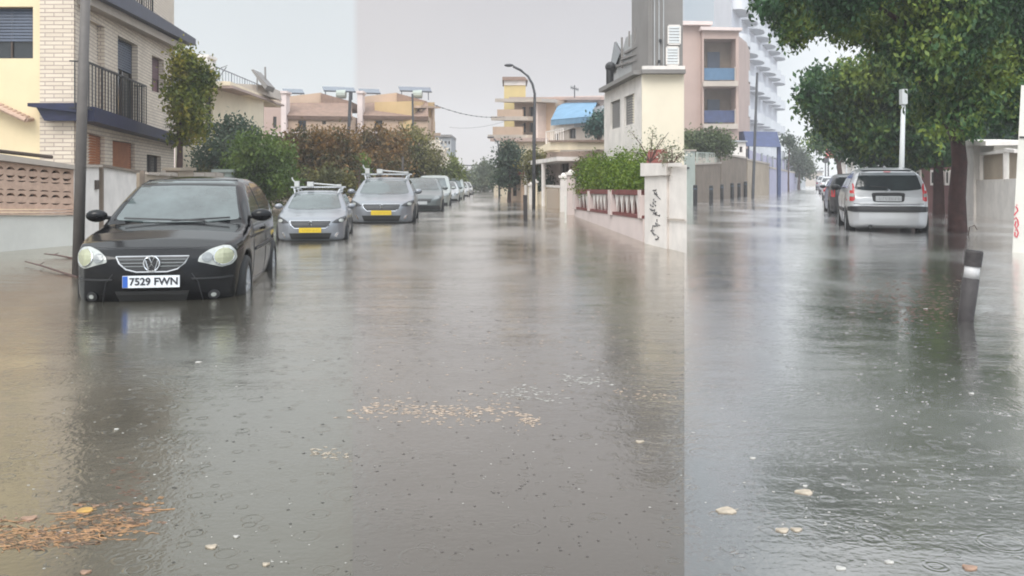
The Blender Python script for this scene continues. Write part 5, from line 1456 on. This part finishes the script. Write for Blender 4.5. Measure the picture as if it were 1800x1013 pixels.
def cable(a, b, sag, r, lab, beads=0):
    pts = []
    for i in range(17):
        u = i / 16; p_ = a.lerp(b, u); p_.z -= sag * 4 * u * (1 - u); pts.append(p_)
    m = MB(); m.tube(pts, r, 5)
    for i in range(beads):
        u = (i + .5) / beads; p_ = a.lerp(b, u); p_.z -= sag * 4 * u * (1 - u); m.ball(p_, (r * 4, r * 2, r * 2), 6, 4)
    m.thing('overhead_cable', lab, 'cable', MT['darkpole'], a)
cable(P(762, 184, 56), P(890, 205, 70), .35, .02, 'beaded overhead cable from the second peach house to the balcony block', 14)
cable(P(790, 224, 80), P(892, 212, 74), .3, .012, 'lower thin overhead cable across the middle street')
cable(P(800, 290, 120), P(842, 291, 120), .05, .09, 'faint grey cable strung low across the far end of the street')

bl = [(1222, 362, 325), (1250, 359.5, 326), (1269, 354, 324), (1287, 350.5, 322), (1299, 348, 322), (1310.5, 346, 319), (1331, 342, 315), (1338.5, 340.5, 314), (1344, 339.5, 312), (1351, 338.5, 312), (1361, 336.5, 312)]
names_ = ['nearest of the row', 'second of the row', 'third of the row', 'fourth of the row', 'fifth of the row', 'sixth of the row', 'seventh, first beyond the gap', 'eighth of the row', 'ninth of the row', 'tenth of the row', 'farthest of the row']
def bollard():
    T = thing('bollard', '', 'bollard', (0, 0, 0), 'black bollards along the far kerb')
    m = MB(); m.tube([(0, 0, -.3), (0, 0, .95), (0, 0, .98), (0, 0, 1.0)], [.105, .10, .09, .05], 12); m.build('shaft', MT['bollard'], T, smooth=False)
    m = MB(); m.tube([(0, 0, .78), (0, 0, .84)], [.108, .108], 12); m.build('band', MT['solar'], T)
    return T
b0 = bollard()
for i, ((px, yb, yt), nm) in enumerate(zip(bl, names_)):
    g_ = G(px, yb); hgt = (yb - yt) / F * g_.y
    o = b0 if i == 0 else dup(b0)
    o.location = g_; ROOT[o.name] = g_; o['label'] = 'slim black bollard along the far kerb of the right street, ' + nm
    o.scale = (min(1.3, max(1, g_.y / 50)),) * 2 + (hgt,)
# leaning bollard close by
g_ = G(1697, 565)
T = thing('bollard', 'thick dark leaning bollard with silver band, close by in the open water', 'bollard', g_)
ax = (P(1713, 440, g_.y) - g_); L_ = ax.length; u_ = ax / L_
def bp(t): return g_ + u_ * L_ * t
MB().tube([bp(-.4), bp(0), bp(.60), bp(.605)], [.062, .062, .068, .060], 20).build('shaft', MT['bolldirty'], T, smooth=True)
MB().tube([bp(.60), bp(.775)], [.060, .060], 20).build('reflective_band', MT['reflect'], T, smooth=True)
MB().tube([bp(.77), bp(.775), bp(.97), bp(1.0)], [.055, .069, .071, .062], 20).build('cap', MT['bolldirty'], T, smooth=False)
T = MB().bar(G(924, 389) - V(0, 0, .3), P(923, 343, GD(389)), .12, .12).thing('marker_post', 'worn grey timber post standing in the water near the lamp', 'post', MT['bolldirty'], G(924, 389))
T = MB().bar(G(994, 392) - V(0, 0, .3), P(994, 345, GD(392)), .05, .05).thing('marker_post', 'thin leaning stake in front of the white gate piers', 'post', MT['white2'], G(994, 392))

# ------------------------------------------------------------------ trees and shrubs
def gpt(px, D): return V(P(px, 318, D).x, D, 0)
tree('street_tree', 'slim tree with yellowing leaves beside the brick corner house', 'tree', gpt(313, 25),
     pblobs([(322, 100, 20), (335, 135, 32), (345, 165, 22), (318, 165, 26), (322, 200, 26), (335, 228, 26), (312, 238, 16), (355, 140, 18), (308, 120, 12), (350, 205, 14), (305, 150, 12), (328, 120, 24), (350, 150, 22), (330, 180, 30), (340, 215, 22), (365, 130, 10)], 25, 1, 1, .4), 7500, .13, L_SLIM, 5, .10, fork=gpt(316, 25) + V(0, 0, 2.7))
tree('shrub', 'dark leafy shrub beneath the flat-eaved house', 'shrub', gpt(400, 36),
     pblobs([(385, 235, 28), (410, 225, 24), (375, 275, 32), (415, 262, 30), (400, 300, 34), (355, 290, 20), (435, 235, 20), (360, 255, 16)], 36, 2, 1, .8), 5200, .17, L_DARK, 6, .12)
tree('shrub', 'bright green bush leaning over the low wall beside the estate car', 'shrub', gpt(465, 33),
     pblobs([(455, 270, 34), (475, 300, 34), (435, 295, 26), (490, 272, 24), (470, 325, 30), (500, 318, 24), (415, 300, 20), (500, 285, 16), (445, 330, 24), (430, 262, 18), (420, 248, 10), (448, 240, 9), (478, 248, 12), (506, 262, 10), (412, 275, 12)], 33, 3, 1, .8), 9500, .15, L_GREEN, 7, .10)
tree('shrub', 'loose dull green thicket under the bright bush along the low wall', 'shrub', gpt(425, 35),
     pblobs([(385, 310, 26), (410, 325, 24), (440, 340, 20), (470, 345, 18), (500, 335, 26), (515, 310, 22), (530, 335, 22), (360, 310, 18)], 35.5, 33, 1, .8), 5000, .14, L_OLIVE, 47, .06)
tree('shrub', 'rusty brown tree mass behind the first estate car', 'tree', gpt(540, 38),
     pblobs([(522, 262, 28), (550, 255, 30), (578, 262, 30), (545, 295, 34), (580, 300, 34), (515, 300, 24), (606, 268, 24), (610, 300, 26), (560, 240, 16), (595, 240, 16), (530, 240, 12), (618, 250, 12), (505, 250, 14), (560, 325, 26), (595, 325, 26), (535, 322, 24)], 38, 4, 1, .8), 12500, .16, L_RUST, 8, .12)
tree('shrub', 'olive shrub low beside the leaning pole', 'shrub', gpt(590, 35),
     pblobs([(575, 318, 24), (600, 322, 22), (550, 322, 22), (520, 325, 18), (612, 330, 16)], 35, 5, 1, .6), 3500, .15, L_OLIVE, 9, .07)
tree('tree', 'brown and green tree behind the second estate car', 'tree', gpt(665, 45),
     pblobs([(640, 262, 30), (668, 258, 30), (690, 268, 30), (650, 295, 34), (690, 298, 32), (625, 290, 20), (640, 238, 14), (672, 236, 14), (700, 246, 18)], 45, 6, 1, 1), 8000, .18, L_RUST, 10, .14)
tree('tree', 'olive green tree in front of the ochre flank', 'tree', gpt(735, 48),
     pblobs([(715, 255, 26), (735, 250, 24), (722, 285, 30), (748, 280, 26), (740, 305, 26), (705, 300, 24), (760, 292, 18), (728, 236, 12)], 48, 7, 1, 1), 7000, .18, L_OLIVE, 11, .14)
tree('shrub', 'bright green low shrub beside the second estate car', 'shrub', gpt(630, 34),
     pblobs([(630, 285, 12), (636, 300, 14), (628, 308, 10)], 40, 8, 1, .3), 900, .15, L_GREEN, 12, .05)
tree('tree', 'pale blossoming tree below the blue grey block', 'tree', gpt(765, 55),
     pblobs([(765, 258, 12), (775, 268, 10), (757, 265, 10), (770, 278, 12)], 55, 9, 1, .5), 700, .22, leaf_mat('pale blossom', (.30, .25, .2), (.5, .45, .38), (.62, .56, .5), 1), 13, .08)
tree('tree', 'rounded light green tree over the row of parked cars', 'tree', gpt(787, 58),
     pblobs([(780, 300, 22), (790, 298, 20), (775, 315, 18), (798, 312, 16), (805, 308, 10), (785, 285, 12)], 58, 10, 1, 1), 4500, .22, leaf_mat('yellow green leaf', (.05, .07, .015), (.10, .12, .03), (.16, .17, .04), .8), 14, .12)
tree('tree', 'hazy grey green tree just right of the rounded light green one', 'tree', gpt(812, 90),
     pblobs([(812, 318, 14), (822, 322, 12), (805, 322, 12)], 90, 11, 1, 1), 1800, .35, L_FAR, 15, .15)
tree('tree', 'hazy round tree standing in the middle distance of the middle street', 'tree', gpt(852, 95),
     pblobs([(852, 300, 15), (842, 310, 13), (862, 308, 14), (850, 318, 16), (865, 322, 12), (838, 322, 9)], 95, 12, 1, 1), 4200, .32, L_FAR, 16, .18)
tree('tree', 'dense dark green tree beside the tall street lamp', 'tree', gpt(895, 50),
     pblobs([(893, 275, 20), (902, 290, 20), (888, 300, 20), (905, 308, 18), (882, 318, 14), (895, 258, 10), (910, 275, 12)], 50, 13, 1, .8), 5500, .19, leaf_mat('cool dark leaf', (.02, .035, .025), (.035, .055, .035), (.06, .08, .045), 1), 17, .12)
tree('tree', 'brownish green young tree right of the tall lamp', 'tree', gpt(938, 44),
     pblobs([(940, 278, 14), (932, 295, 14), (945, 300, 14), (938, 312, 14), (950, 285, 8)], 44, 14, 1, .5), 2200, .17, L_OLIVE, 18, .07)
tree('shrub', 'thin leafy shrub over the cream wall near the brick stub', 'shrub', gpt(960, 42),
     pblobs([(960, 318, 9), (952, 326, 8), (968, 325, 8), (957, 305, 5)], 42, 15, 1, .3), 700, .14, L_DARK, 19, .04)
tree('shrub', 'dark teal climbing plant beside the sky blue awning', 'shrub', gpt(1050, 48),
     pblobs([(1050, 218, 12), (1058, 226, 10), (1042, 225, 9), (1056, 208, 8)], 48, 16, 1, .4), 1400, .2, leaf_mat('teal leaf', (.015, .04, .035), (.025, .06, .05), (.04, .08, .06), 1), 20, .06)
# clipped hedge: broad box of leaves
hb = []
rnd = random.Random(5)
for i in range(46):
    u = rnd.random(); px = 1034 + 96 * u; D = 27 - 8.0 * u; py = rnd.uniform(286, 330); 
    if px < 1045: py = max(py, 300)
    hb.append((tuple(P(px, py, D + .6)), (.55, .5, .42)))
T = thing('hedge', 'bright green clipped hedge above the maroon fence', 'hedge', gpt(1080, 22.5))
m = MB()
for u in (.1, .35, .6, .85): m.tube([gpt(1034 + 96 * u, 27.6 - 8 * u) - V(0, 0, .3), gpt(1034 + 96 * u, 27.6 - 8 * u) + V(.1, 0, 1.4)], [.05, .02], 6)
m.build('stem', MT['bark'], T)
link_mesh('foliage', leaves_mesh('foliage', hb, 15000, .085, 21, ROOT[T.name], .1, .6), L_HEDGE, T)
tree('shrub', 'withered brown bush at the left end of the clipped hedge', 'shrub', gpt(1024, 29),
     pblobs([(1024, 296, 10), (1034, 290, 12), (1015, 300, 7)], 29, 17, 1, .3), 900, .1, L_RUST, 22, .05)
# bare twiggy plants by the white pier
def twig(px, py, D, h_, seed, lab):
    rnd = random.Random(seed); b = P(px, py, D); T = thing('plant', lab, 'plant', gpt(px, D))
    m = MB(); tips = []
    m.tube([V(b.x, D, -.3), b], .02, 5)
    for i in range(7):
        a = rnd.uniform(-1.1, 1.1); l = h_ * rnd.uniform(.6, 1.1)
        e_ = b + V(math.sin(a) * l, rnd.uniform(-.2, .2), math.cos(a) * l); m.tube([b, b.lerp(e_, .5) + V(0, 0, .05), e_], [.012, .009, .005], 4)
        tips += [(tuple(b.lerp(e_, q)), (.06, .06, .06)) for q in (.5, .7, .85, 1)]
    m.build('stem', MT['bark'], T)
    link_mesh('leaves', leaves_mesh('leaves', tips, 420, .05, seed, ROOT[T.name], 0), leaf_mat('sparse blossom', (.05, .07, .03), (.16, .16, .10), (.5, .46, .4), 9), T)
twig(1143, 285, 17.6, .75, 31, 'sparse twiggy plant with pale buds behind the graffiti pier')
twig(1182, 290, 14.9, .30, 32, 'second sparse plant with white buds, above the white wall panel')

# right street greenery
def near_tree():
    bl_ = [(1375, 20, 30), (1400, 55, 26), (1420, 20, 40), (1360, -5, 25), (1470, 20, 45), (1500, 45, 30), (1530, 15, 55), (1575, 35, 50), (1620, 20, 60), (1680, 30, 70), (1740, 30, 70), (1800, 20, 70),
           (1650, 90, 55), (1710, 100, 60), (1770, 110, 60), (1820, 100, 60), (1600, 85, 40), (1745, 160, 48), (1795, 170, 45), (1690, 160, 40), (1830, 170, 45), (1765, 195, 28), (1810, 200, 30), (1550, 65, 30), (1345, 10, 14), (1385, -20, 30), (1480, -30, 60), (1600, -50, 70), (1720, -50, 80), (1820, -60, 80),
           (1660, 150, 34), (1640, 190, 28), (1722, 195, 25), (1650, 230, 14), (1700, 225, 16)]
    return pblobs(bl_, 18.5, 20, .9, 1.6)
tree('tree', 'large leafy street tree with reddish trunk overhanging the small silver hatchback', 'tree', G(1683, 408), near_tree(), 85000, .125, L_BIG, 40, .20, 'redbark',
     fork=P(1682, 232, 19.8), limbs=14, droop=.7, tn=14)
tree('tree', 'dense dark tree spreading over the roof of the small silver hatchback', 'tree', gpt(1650, 30),
     pblobs([(1490, 138, 26), (1440, 140, 18), (1510, 160, 38), (1450, 190, 34), (1560, 140, 40), (1520, 190, 44), (1570, 190, 44), (1475, 215, 32), (1600, 150, 44), (1615, 205, 40), (1425, 170, 18), (1540, 235, 34),
             (1590, 240, 34), (1640, 240, 34), (1500, 240, 26), (1660, 190, 40), (1430, 148, 12), (1535, 105, 14), (1600, 100, 26), (1640, 262, 20), (1600, 262, 22)], 29.5, 21, 1, 1.4), 42000, .19, L_BIG, 41, .19, 'redbark', fork=P(1652, 262, 30), limbs=10, droop=.6)
tree('tree', 'shaded dark tree mass behind the white lamp post', 'tree', gpt(1560, 38),
     pblobs([(1520, 250, 34), (1560, 245, 36), (1600, 255, 36), (1640, 255, 36), (1680, 255, 34), (1500, 235, 28), (1540, 272, 22), (1590, 278, 22), (1640, 283, 20), (1720, 250, 40), (1765, 245, 40), (1800, 240, 36)], 38, 22, 1, 1.5), 18000, .27, L_BIG_SHADED, 42, .2, limbs=8)
tree('tree', 'farther green tree arching over the red awning', 'tree', gpt(1480, 60),
     pblobs([(1445, 245, 18), (1465, 235, 26), (1490, 245, 26), (1435, 250, 12), (1475, 258, 14), (1510, 255, 26), (1455, 225, 16), (1480, 215, 20)], 60, 23, 1, 1.5), 8000, .3, L_BIG, 43, .2)
tree('palm_tree', 'small dark round-topped tree beside the navy canopy', 'tree', gpt(1386, 95),
     pblobs([(1384, 247, 7), (1388, 251, 5)], 95, 24, .8, .3), 500, .35, L_DARK, 44, .10)
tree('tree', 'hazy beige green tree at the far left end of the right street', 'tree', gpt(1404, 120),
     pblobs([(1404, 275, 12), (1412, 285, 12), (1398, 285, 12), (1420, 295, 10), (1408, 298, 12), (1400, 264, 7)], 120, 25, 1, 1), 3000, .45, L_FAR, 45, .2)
T = thing('hedge', 'dark green hedge in front of the dusty pink block', 'hedge', gpt(1245, 53))
hb = [(tuple(P(rnd.uniform(1150, 1276), rnd.uniform(240, 264), 53.5)), (.5, .7, .45)) for _ in range(130)]
m = MB(); [m.tube([gpt(x, 53.5) - V(0, 0, .3), gpt(x, 53.5) + V(0, 0, 2.8)], [.08, .04], 6) for x in (1160, 1195, 1212)]; m.build('stem', MT['bark'], T)
link_mesh('foliage', leaves_mesh('foliage', hb, 11000, .2, 46, ROOT[T.name], .1, .5), leaf_mat('dusty hedge leaf', (.035, .05, .02), (.06, .08, .035), (.10, .12, .05), .5), T)

# ------------------------------------------------------------------ cars
c1 = black_hatch()
place_car(c1, G(266, 531), (-.165, .986), -.24, 1.03)
se = silver_estate()
g_ = G(545, 424); place_car(se, (g_.x, g_.y), (-.145, .99), -.165, .80)
s2 = dup(se, label='silver estate car with roof bars and yellow number plate, the farther of the two')
g_ = G(670, 393); place_car(s2, (g_.x, g_.y), (-.085, .995), -.20, 1.05)
se['group'] = s2['group'] = 'estate cars with roof racks'
hcar = plain_car('hatch', (.10, .115, .115), 'dark grey green hatchback parked directly behind the second estate car')
g_ = G(738, 372); place_car(hcar, (g_.x, g_.y), (-.075, .997), -.22, 1.08)
van = plain_car('van', (.26, .28, .265), 'pale van parked behind the dark grey green hatchback')
g_ = G(762, 362); place_car(van, (g_.x, g_.y), (-.07, .997), -.25, .95)
sil = dup(hcar, label='silver car in the row, just beyond the pale van'); 
van2 = dup(van, label='second van in the row, beneath the rounded light green tree')
for o, px, py, s_ in ((sil, 782, 355, 1.0), (van2, 795, 350.5, .9)):
    g_ = G(px, py); place_car(o, (g_.x, g_.y), (-.065, .998), -.25, s_)
pal = paint('pale grey paint', (.40, .41, .42))
for ch in sil.children:
    if ch.name.startswith('body'):
        me = ch.data.copy(); me.materials.clear(); me.materials.append(pal); ch.data = me
for px, py, lab in ((807, 346, 'tiny parked car beyond the second van'), (815, 343, 'last visible parked car at the far end of the row')):
    o = dup(sil, label=lab); g_ = G(px, py); place_car(o, (g_.x, g_.y), (-.06, .998), -.25, .95)
c3 = silver_hatch()
bd = V(-.30, -.954, 0); tail = G(1563, 408); place_car(c3, tail - bd * 3.85 * 1.12, bd, -.15, 1.12)
suv = plain_car('suv', (.035, .035, .04), 'dark off-roader parked in front of the small silver hatchback')
tail = G(1505, 376); place_car(suv, tail - bd * 4.4, bd, -.25, 1.05)
wc = plain_car('hatch', (.55, .55, .56), 'white car parked beyond the dark off-roader')
bd2 = V(-.335, -.94, 0)
tail = G(1474, 352); place_car(wc, tail - bd2 * 4.2, bd2, -.25, 1.1)
for px, py, s_, lab in ((1462, 341, 1.3, 'pale grey car, next beyond the white one in the right street'), (1452, 334, 1.5, 'farthest pale car in the right street')):
    o = dup(wc, label=lab); tail = G(px, py); place_car(o, tail - bd2 * 4.2, bd2, -.25, s_)

# ------------------------------------------------------------------ floating things
LEAFC = {'cream': pbr('cream floating leaf', (.34, .285, .22), .4, .3, 40), 'gold': pbr('golden floating leaf', (.36, .21, .05), .4, .4, 40), 'tan': pbr('tan floating leaf', (.25, .15, .10), .4, .35, 40), 'pale': pbr('pale foam', (.36, .345, .32), .6, .25, 30)}
def floating_leaf(px, py, wpx, mat, lab, seed):
    rnd = random.Random(seed); c = G(px, py); w_ = wpx / F * c.y * .39
    m = MB(); n = 10; top_ = []
    for i in range(n):
        a = 2 * math.pi * i / n
        rr = 1 + .18 * math.sin(3 * a + seed) + rnd.uniform(-.1, .1)
        top_.append(c + V(math.cos(a) * w_ * rr, math.sin(a) * w_ * .9 * rr, .002 + .003 * abs(math.cos(a))))
    i0 = len(m.v); m.v += top_ + [p - V(0, 0, .006) for p in top_] + [c + V(0, 0, .0035)]
    for i in range(n):
        j = (i + 1) % n; m.f += [(i0 + 2 * n, i0 + i, i0 + j), (i0 + i, i0 + n + i, i0 + n + j, i0 + j)]
    m.f.append(tuple(i0 + n + i for i in range(n)))
    m.tube([c + V(w_ * .8, 0, .003), c + V(w_ * 1.3, w_ * .3, .003)], w_ * .03, 4)
    m.thing('floating_leaf', lab, 'leaf', LEAFC[mat], c, 'leaves floating on the water')
for i, (px, py, w_, mt, lb) in enumerate([
    (150, 898, 36, 'gold', 'golden curled leaf floating amid the orange twigs'), (1277, 898, 44, 'cream', 'broad cream leaf, lower left part of the right street water'),
    (1414, 866, 36, 'cream', 'cream leaf above the pair of pale leaves in the grey water'), (1375, 933, 28, 'cream', 'left one of the paired pale leaves in the grey water'), (1400, 932, 24, 'cream', 'right one of the paired pale leaves in the grey water'),
    (1704, 999, 32, 'tan', 'tan leaf near the bottom right corner'), (1477, 1000, 22, 'pale', 'small pale leaf at the bottom of the grey water'), (1563, 989, 18, 'pale', 'flat pale leaf right of the small bottom one'),
    (372, 962, 24, 'cream', 'pale leaf pair right of the orange twigs'), (415, 944, 13, 'pale', 'small white leaf right of the pale pair'), (467, 993, 17, 'cream', 'yellowish leaf near the bottom of the brown water'),
    (349, 637, 14, 'pale', 'white speck leaf in front of the black hatchback'), (205, 755, 9, 'pale', 'tiny white leaf in the dark car reflection'), (1323, 806, 12, 'pale', 'small white leaf in the bright reflection'),
    (1627, 543, 9, 'pale', 'tiny white leaf left of the leaning bollard'), (1708, 692, 11, 'pale', 'tiny white leaf below the leaning bollard'), (150, 1007, 22, 'tan', 'tan leaf at the bottom edge below the orange twigs'),
    (1124, 777, 18, 'cream', 'small cream leaf at the right of the silty water'), (1415, 855, 10, 'pale', 'little pale fragment touching the upper cream leaf'), (260, 897, 22, 'tan', 'brown leaf right of the golden one'), (52, 912, 30, 'tan', 'broad brown leaf on the left end of the twigs')]):
    floating_leaf(px, py, w_, mt, lb, i + 3)

def litter(name, lab, n, region, size, mat, seed, elong=2.5, zmax=.01, sprig=False):
    """scattered fragments; region is a function rnd -> (px,py)"""
    rnd = random.Random(seed); m = MB()
    for _ in range(n):
        px, py = region(rnd); c = G(px, py); s = size / F * c.y * rnd.uniform(.35, 1.5); a = rnd.gauss(0, .5)
        if sprig:
            u = V(math.cos(a), math.sin(a), 0) * s * elong; m.tube([c - u, c + V(0, 0, zmax * rnd.random()) + V(rnd.uniform(-1, 1), rnd.uniform(-2, 2), 0) * s * .5, c + u], s * rnd.uniform(.05, .12), 4, False)
        else:
            u = V(math.cos(a), math.sin(a), 0) * s * elong * .5; v = V(-math.sin(a), math.cos(a), 0) * s * .9; h_ = V(0, 0, .0012)
            m.v += [c - u + h_, c - v + h_, c + u + h_, c + v + h_, c - V(0, 0, .01)]; k_ = len(m.v) - 5
            m.f += [(k_, k_ + 1, k_ + 2, k_ + 3), (k_ + 4, k_ + 1, k_), (k_ + 4, k_ + 2, k_ + 1), (k_ + 4, k_ + 3, k_ + 2), (k_ + 4, k_, k_ + 3)]
    me_loc = (0, 0, 0)
    o = m.build(name, mat); o['kind'] = 'stuff'; o['label'] = lab; o['category'] = 'litter'
def band(x0, x1, y0, y1, sy):
    def f_(r):
        u = r.random(); return x0 + (x1 - x0) * u, y0 + (y1 - y0) * u + r.gauss(0, sy)
    return f_
def clumps(cs, sx, sy):
    def f_(r):
        c = r.choice(cs); return c[0] + r.gauss(0, sx * (c[2] if len(c) > 2 else 1)), c[1] + r.gauss(0, sy)
    return f_
litter('floating_twigs', 'orange brown twigs and straw drifting at the lower left', 190, clumps([(10, 948), (35, 940), (60, 946), (95, 938), (120, 944), (160, 936), (195, 938), (215, 930), (180, 915), (20, 960), (0, 915, 1.3), (120, 905), (240, 900, 1.3), (90, 960)], 24, 7), 9, pbr('orange straw', (.27, .145, .065), .6, .45, 20), 1, 1.4, .003, True)
litter('floating_twigs', 'dark amber straw mixed into the drift of twigs at the lower left', 260, clumps([(10, 945), (50, 950), (90, 945), (140, 935), (185, 930), (230, 918), (210, 900), (130, 950)], 26, 9), 7, pbr('amber straw', (.12, .07, .04), .6, .4, 20), 21, 1.4, .003, True)
litter('floating_twigs', 'pale straw drifting in a thin line at the lower left', 70, clumps([(25, 913, 1.2), (60, 935, 1.5), (110, 948), (240, 915), (180, 895)], 22, 5), 3, LEAFC['tan'], 2, 3, .003)
litter('floating_twigs', 'short dark red sprigs floating within the dark car reflection', 60, lambda r: (r.gauss(232, 18), r.gauss(855, 22)), 3.5, pbr('dark red straw', (.16, .065, .04), .6, .3, 20), 3, 1.4, .003, True)
FO = pbr('tan foam', (.40, .31, .24), .8, .2, 20)
litter('drifting_foam', 'broken line of tan foam across the silty water', 330, clumps([(635, 722), (665, 717), (690, 716), (725, 721), (760, 724), (790, 720), (815, 727), (840, 723), (868, 722), (895, 730), (925, 742, .6), (938, 738, .5), (700, 735, 3), (800, 742, 3), (850, 705, 2.5), (660, 724), (720, 719), (780, 726)], 18, 6), 2.3, FO, 4, 4, .003)
litter('drifting_foam', 'pale foam flecks near the middle of the silty water', 120, clumps([(915, 688), (940, 692), (905, 696), (1000, 664), (1048, 668), (1030, 674), (970, 700)], 16, 5), 1.9, LEAFC['pale'], 5, 5, .003)
litter('drifting_foam', 'faint tan foam line at the far right of the silty water', 40, band(1080, 1190, 690, 700, 4), 1.2, FO, 6, 5, .003)
litter('drifting_foam', 'pale foam wisps floating lower than the first estate car', 45, band(545, 618, 795, 802, 5), 2.2, LEAFC['cream'], 7, 4, .003)
litter('drifting_foam', 'scattered tan foam flecks upstream in the silty water', 150, lambda r: (r.uniform(640, 1180), 610 + r.gauss(0, 55)), 1.3, FO, 17, 4, .003)
litter('water_specks', 'dark painted rain pocks over the silty water', 320, lambda r: (r.uniform(622, 1200), 480 + 500 * r.random() ** .8), 2.1, pbr('dark rain pock', (.07, .06, .055), .7, .2, 20), 8, 2.2, .003)  # flat dark flecks standing in for the dark dimples of raindrops
litter('water_specks', 'dark painted rain pocks over the brown grey water', 120, lambda r: (r.uniform(240, 618), 620 + 390 * r.random()), 2.2, pbr('dark rain dot', (.055, .052, .047), .7, .2, 20), 9, 2.2, .003)  # raindrop dots put in as dark coloured flecks
litter('water_specks', 'white specks over the brown grey water', 80, lambda r: (r.uniform(20, 618), 600 + 400 * r.random() ** .8), 1.9, LEAFC['pale'], 10, 2.2, .003)
litter('water_specks', 'white specks over the silty water', 80, lambda r: (r.uniform(622, 1200), 500 + 400 * r.random()), 1.6, LEAFC['pale'], 11, 2.4, .003)
litter('water_specks', 'white flecks under the tree and leaning leaning bollard', 150, lambda r: (r.gauss(1610, 75), r.gauss(690, 60) if r.random() < .45 else r.gauss(860, 30)), 1.6, LEAFC['pale'], 12, 3, .003)
litter('water_specks', 'pale flecks over the open grey water', 60, lambda r: (r.uniform(1206, 1600), r.uniform(520, 1000)), 1.8, LEAFC['pale'], 13, 3, .003)
litter('drifting_leaves', 'reddish brown leaf litter floating left of the leaning bollard', 420, clumps([(1560, 505), (1600, 520), (1635, 500), (1650, 535), (1590, 545, .8), (1620, 560), (1540, 525)], 26, 12), 3.0, pbr('wet reddish leaf litter', (.12, .06, .04), .5, .4, 30), 14, 2.2, .003)
litter('drifting_leaves', 'brown and amber leaf bits mixed among the straw at the lower left', 150, clumps([(15, 925), (60, 945), (110, 938), (165, 945), (205, 925), (150, 905), (235, 890), (30, 955)], 24, 9), 6, pbr('wet amber leaf', (.22, .12, .05), .5, .5, 30), 24, 1.5, .003)
# sticks by the pole
for a, b, lb in (((44, 466), (136, 488), 'thin dark branch slanting in the water by the grey pole'), ((78, 452), (132, 455), 'short straight stick in the water by the white wall')):
    g0, g1 = G(*a), G(*b)
    m = MB(); m.tube([g0 + V(0, 0, .05), g0.lerp(g1, .4) + V(0, 0, .04), g1 + V(0, 0, .0)], [.008, .012, .016], 6); m.tube([g0.lerp(g1, .3) + V(0, 0, .04), g0.lerp(g1, .2) + V(0, .25, .05)], [.01, .004], 5)
    m.thing('branch', lb, 'branch', MT['bark'], g0)
g_ = G(1702, 412); m = MB(); m.tube([g_ - V(0, 0, .05), g_ + V(.03, 0, .16), g_ + V(.14, 0, .2), g_ + V(.2, 0, .1)], .012, 5); m.thing('branch', 'curved twig poking out of the water by the big trunk', 'branch', MT['bark'], g_)

# ------------------------------------------------------------------ rain haze
def haze(density):
    m = bpy.data.materials.new('rain haze'); m.use_nodes = True; nt = m.node_tree; nt.nodes.clear()
    v = nt.nodes.new('ShaderNodeVolumePrincipled'); v.inputs['Color'].default_value = (.93, .93, .96, 1); v.inputs['Density'].default_value = density
    o = nt.nodes.new('ShaderNodeOutputMaterial'); nt.links.new(v.outputs[0], o.inputs['Volume'])
    mb = MB(); mb.box((-90, -20, -1.4), (150, 420, 34)); h = mb.build('haze', m); h['kind'] = 'stuff'
haze(HAZE) if HAZE > 0 else None
